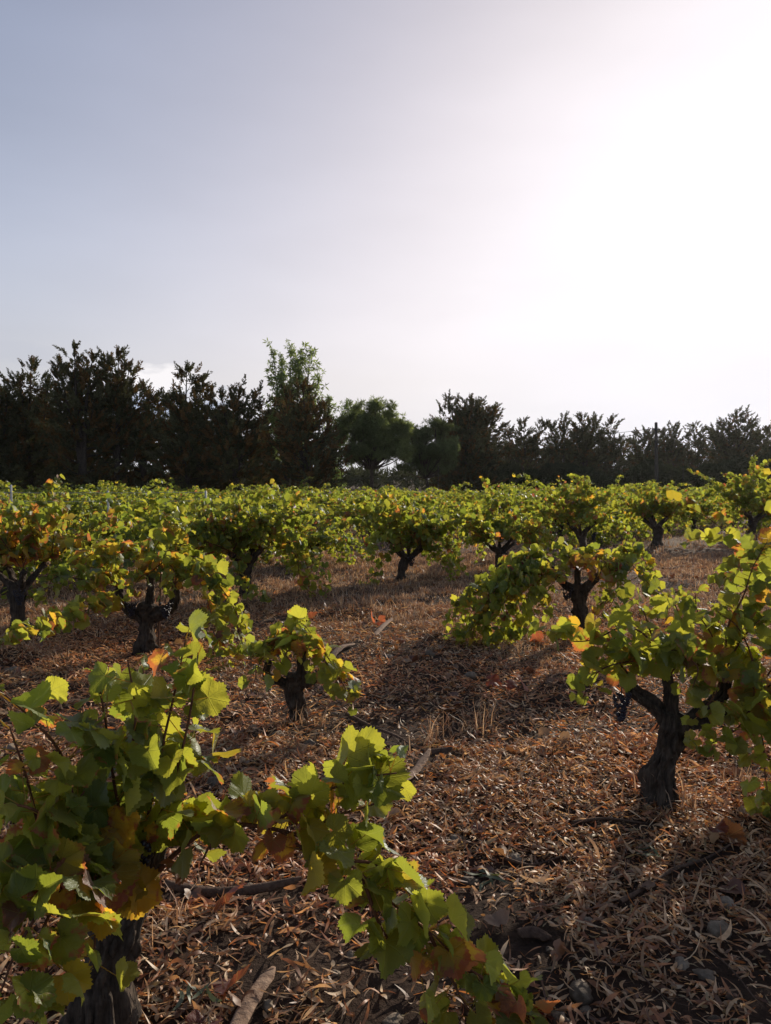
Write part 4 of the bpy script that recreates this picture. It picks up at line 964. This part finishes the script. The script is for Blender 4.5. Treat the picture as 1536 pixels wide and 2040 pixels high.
# ---- fallen red vine leaves and a green sprig
FALL = ((740, 1246, .10, REDB * 1.8, 'bright red fallen vine leaf on the open ground in the centre'), (757, 1252, .08, REDB * 1.3, 'smaller red fallen leaf beside the bright red one in the centre'),
        (622, 1240, .10, REDB * 1.2, 'dull red fallen leaf on the dry grass left of the centre'), (978, 1378, .08, REDB * 1.3, 'red fallen leaf in the shade below the arched vine'),
        (1042, 1384, .08, REDB * 1.4, 'red fallen leaf farthest right below the arched vine'), (1012, 1380, .07, REDB, 'dark red fallen leaf between two others below the arched vine'),
        (1450, 1668, .075, ORNG * 1.3, 'orange red fallen leaf at the foot of the right hand vine'), (1425, 1660, .06, REDB * .9, 'dark red fallen leaf touching the orange one at right'),
        (450, 1815, .08, REDB * 1.1, 'crumpled dark red leaf below the curved dark bark'), (470, 1962, .075, REDB * 1.1, 'crumpled red brown leaf left of the broad pale bark strip'),
        (1035, 1240, .10, REDB * 1.2, 'dull red leaf behind the arched vine canopy'), (410, 2035, .06, REDB * 1.1, 'dark red leaf at the bottom edge left of the bark strip'),
        (1075, 1290, .09, REDB * 1.4, 'red fallen leaf under the right cane of the arched vine'), (800, 1300, .07, ORNG, 'orange fallen leaf on the open ground in the middle'))
for k, (px_, py_, s_, c_, lb_) in enumerate(FALL):
    p = G(px_, py_); r = np.random.default_rng(700 + k); m = MB()
    add_leaves(m, np.zeros((1, 3)), nrm(r.normal(0, 1, (1, 3)) * (1, 1, .15)), np.array(((.5 * r.normal(), -.35, .75),)), np.array((s_,)), np.array(((*c_, .5),)), 0, r)
    z0 = min(v[2] for v in m.V[0]); o = m.build('fallen_leaf', MLEAF); o.location = (p[0], p[1], p[2] + .012 - z0); tag(o, lb_, 'leaf', 'red vine leaves fallen on the ground')
for px_, py_, lb_ in ((962, 1748, 'small green sprig of narrow leaves lying right of the long cane'), (1300, 1700, 'faded green sprig of narrow leaves in the shade at right'), (400, 1990, 'grey green sprig of long leaves left of the broad bark strip')):
    p = G(px_, py_); m = MB(); n = 6; r = np.random.default_rng(int(px_)); k0 = rng
    strip_leaves(m, r.normal(0, .025, n), r.normal(0, .02, n), np.zeros(n), np.full(n, .085), np.full(n, .013), np.tile(np.array(((.075, .11, .055, 0),)), (n, 1)) * r.uniform(.8, 1.2, (n, 1)), 5, .03, .3)
    tube(m, smooth_path([(-.05, 0, .01), (0, .01, .02), (.06, 0, .02)], 6), [.002, .001], 5, tint=(.08, .06, .03, 0)); o = m.build('leaf_sprig', MLITTER); o.location = (p[0], p[1], p[2] + .01); tag(o, lb_, 'sprig', 'green sprigs on the litter')

# ------------------------------------------------------------------ litter and grass round the stones and bark
mb = MB()
for n_, y0, y1, seg, lk in ((66000, 1.2, 4.2, 5, 1.0), (80000, 4.0, 8.5, 3, 1.0), (36000, 8.2, 17, 2, 1.2)):
    x, y = sample_ground(n_, y0, y1)
    cover = vnoise(x * .9, y * .9, 21) * .6 + vnoise(x * 2.6, y * 2.6, 22) * .4
    keep = rng.random(n_) < np.clip((cover - .10) * 3.2, .16, 1)
    for ax_, ay_, ar_ in AVOID: keep &= ((x - ax_) ** 2 + (y - ay_) ** 2 > ar_ ** 2) | (rng.random(n_) < .04)
    x, y = x[keep], y[keep]; n = len(x)
    L = np.clip(rng.lognormal(math.log(.043), .48, n), .014, .12) * lk; W = np.clip(rng.normal(.0085, .0036, n), .0022, .017) * (.7 + .3 * lk)
    strip_leaves(mb, x, y, gz(x, y), L, W, litter_tint(n, x, y), seg, .022, .30)
x, y = sample_ground(900, 1.4, 13); n = len(x)                  # broad crumpled vine leaves among the strips
c_ = np.array(((.16, .09, .05), (.22, .14, .08), (.13, .06, .04), (.26, .19, .12)))[rng.integers(0, 4, n)] * rng.uniform(.7, 1.2, (n, 1))
add_leaves(mb, np.stack((x, y, gz(x, y) + .022), 1), nrm(rng.normal(0, 1, (n, 3)) * np.array((1, 1, .15))), np.array((0, 0, 1.0)) + rng.normal(0, .4, (n, 3)), rng.uniform(.03, .06, n), np.concatenate((c_, np.zeros((n, 1))), 1), 1, rng)
o = mb.build('leaf_litter', MLITTER); o['kind'] = 'stuff'; o['label'] = 'dry curled brown and orange leaf litter covering the soil'

def grass(mb, cx, cy, per, hgt, spread, lean, cols):
    n = len(cx) * per; x = np.repeat(cx, per) + rng.normal(0, 1, n) * np.repeat(spread, per); y = np.repeat(cy, per) + rng.normal(0, 1, n) * np.repeat(spread, per)
    h = np.repeat(hgt, per) * rng.uniform(.45, 1.2, n); a = rng.random(n) * 6.283; l_ = np.clip(np.abs(rng.normal(0, lean, n)), 0, 1.5); z = gz(x, y) - .005
    w_ = rng.uniform(.0012, .003, n) * np.clip(y / 5, 1, 3.2)
    dx, dy = np.cos(a), np.sin(a); V = np.empty((n, 5, 3))
    ww = rng.random(n) * 6.283; sx, sy = np.cos(ww) * w_, np.sin(ww) * w_
    for k, (t, c, s_) in enumerate(((0, 0, 1), (0, 0, -1), (.55, .3, .8), (.55, .3, -.8), (1, 1, 0))):
        V[:, k, 0] = x + dx * l_ * h * c + sx * s_; V[:, k, 1] = y + dy * l_ * h * c + sy * s_; V[:, k, 2] = z + h * t * np.sqrt(np.clip(1 - (l_ * c) ** 2 * .4, .1, 1))
    base = np.arange(n)[:, None, None] * 5
    t_ = cols[rng.integers(0, len(cols), n)] * rng.uniform(.7, 1.4, (n, 1)); t_ = np.concatenate((t_, np.zeros((n, 1))), 1)
    mb.add(V.reshape(-1, 3), (base + np.array(((0, 1, 3, 2),))[None]).reshape(-1, 4), (base + np.array(((2, 3, 4),))[None]).reshape(-1, 3), np.repeat(t_, 5, 0))
STRAW = np.array(((.44, .34, .24), (.36, .26, .18), (.27, .165, .105), (.50, .42, .32), (.23, .15, .10)))
mb = MB()
x, y = sample_ground(5200, 4.6, 15); f = vnoise(x * .55 + 7, y * .55, 31) * .65 + vnoise(x * 1.8, y * 1.8, 32) * .35
bias = np.clip((y - 5) / 4, 0, 1) * .34 + .2 * np.exp(-((x - .1) ** 2 + (y - 8.3) ** 2) / 3)
k = rng.random(len(x)) < np.clip((f + bias - .52) * 4.5, 0.02, 1); x, y = x[k], y[k]; n = len(x)
grass(mb, x, y, 26, rng.uniform(.04, .12, n), rng.uniform(.02, .10, n), 1.25, STRAW)
x, y = sample_ground(7000, 14, 44, 1.0, 1.5); n = len(x)
grass(mb, x, y, 9, rng.uniform(.08, .2, n), rng.uniform(.06, .16, n), .7, STRAW)
cx = []; 
for px_, py_, k_ in ((960, 1450, 5), (840, 1480, 4), (1330, 1600, 6), (1180, 1290, 6), (600, 1450, 3), (1480, 1560, 5), (300, 1850, 4), (1400, 1150, 10), (1450, 1210, 8), (780, 1225, 12), (700, 1215, 8), (820, 1240, 10)):
    for _ in range(k_): cx.append(G(px_ + rng.normal(0, 22), py_ + rng.normal(0, 10))[:2])
cx = np.array(cx); n = len(cx); grass(mb, cx[:, 0], cx[:, 1], 14, rng.uniform(.07, .19, n), rng.uniform(.02, .08, n), .9, STRAW)
o = mb.build('dry_grass', MGRASS, smooth=False); o['kind'] = 'stuff'; o['label'] = 'low tufts of dead straw coloured grass'


# ------------------------------------------------------------------ added scattering volume, imitates lens glare that lifts the right trees
hb = MB(); x0, x1, y0, y1, z0, z1 = -140, 180, -12, 160, -1.2, 12.5
hv = [(x, y, z) for z in (z0, z1) for y in (y0, y1) for x in (x0, x1)]
hb.add(hv, [(0, 2, 3, 1), (4, 5, 7, 6), (0, 1, 5, 4), (2, 6, 7, 3), (0, 4, 6, 2), (1, 3, 7, 5)])
hm = bpy.data.materials.new('glare_haze'); hm.use_nodes = True; ht = hm.node_tree
for n in list(ht.nodes): ht.nodes.remove(n)
ho = ht.nodes.new('ShaderNodeOutputMaterial'); pv = ht.nodes.new('ShaderNodeVolumePrincipled')
pv.inputs['Color'].default_value = (.95, .96, 1, 1); pv.inputs['Density'].default_value = .00010; pv.inputs['Anisotropy'].default_value = .6
ht.links.new(pv.outputs[0], ho.inputs['Volume'])
o = hb.build('glare_haze', hm, smooth=False, attrs=False); o['kind'] = 'stuff'; o['label'] = 'added thin scattering air that veils the far trees with glare'
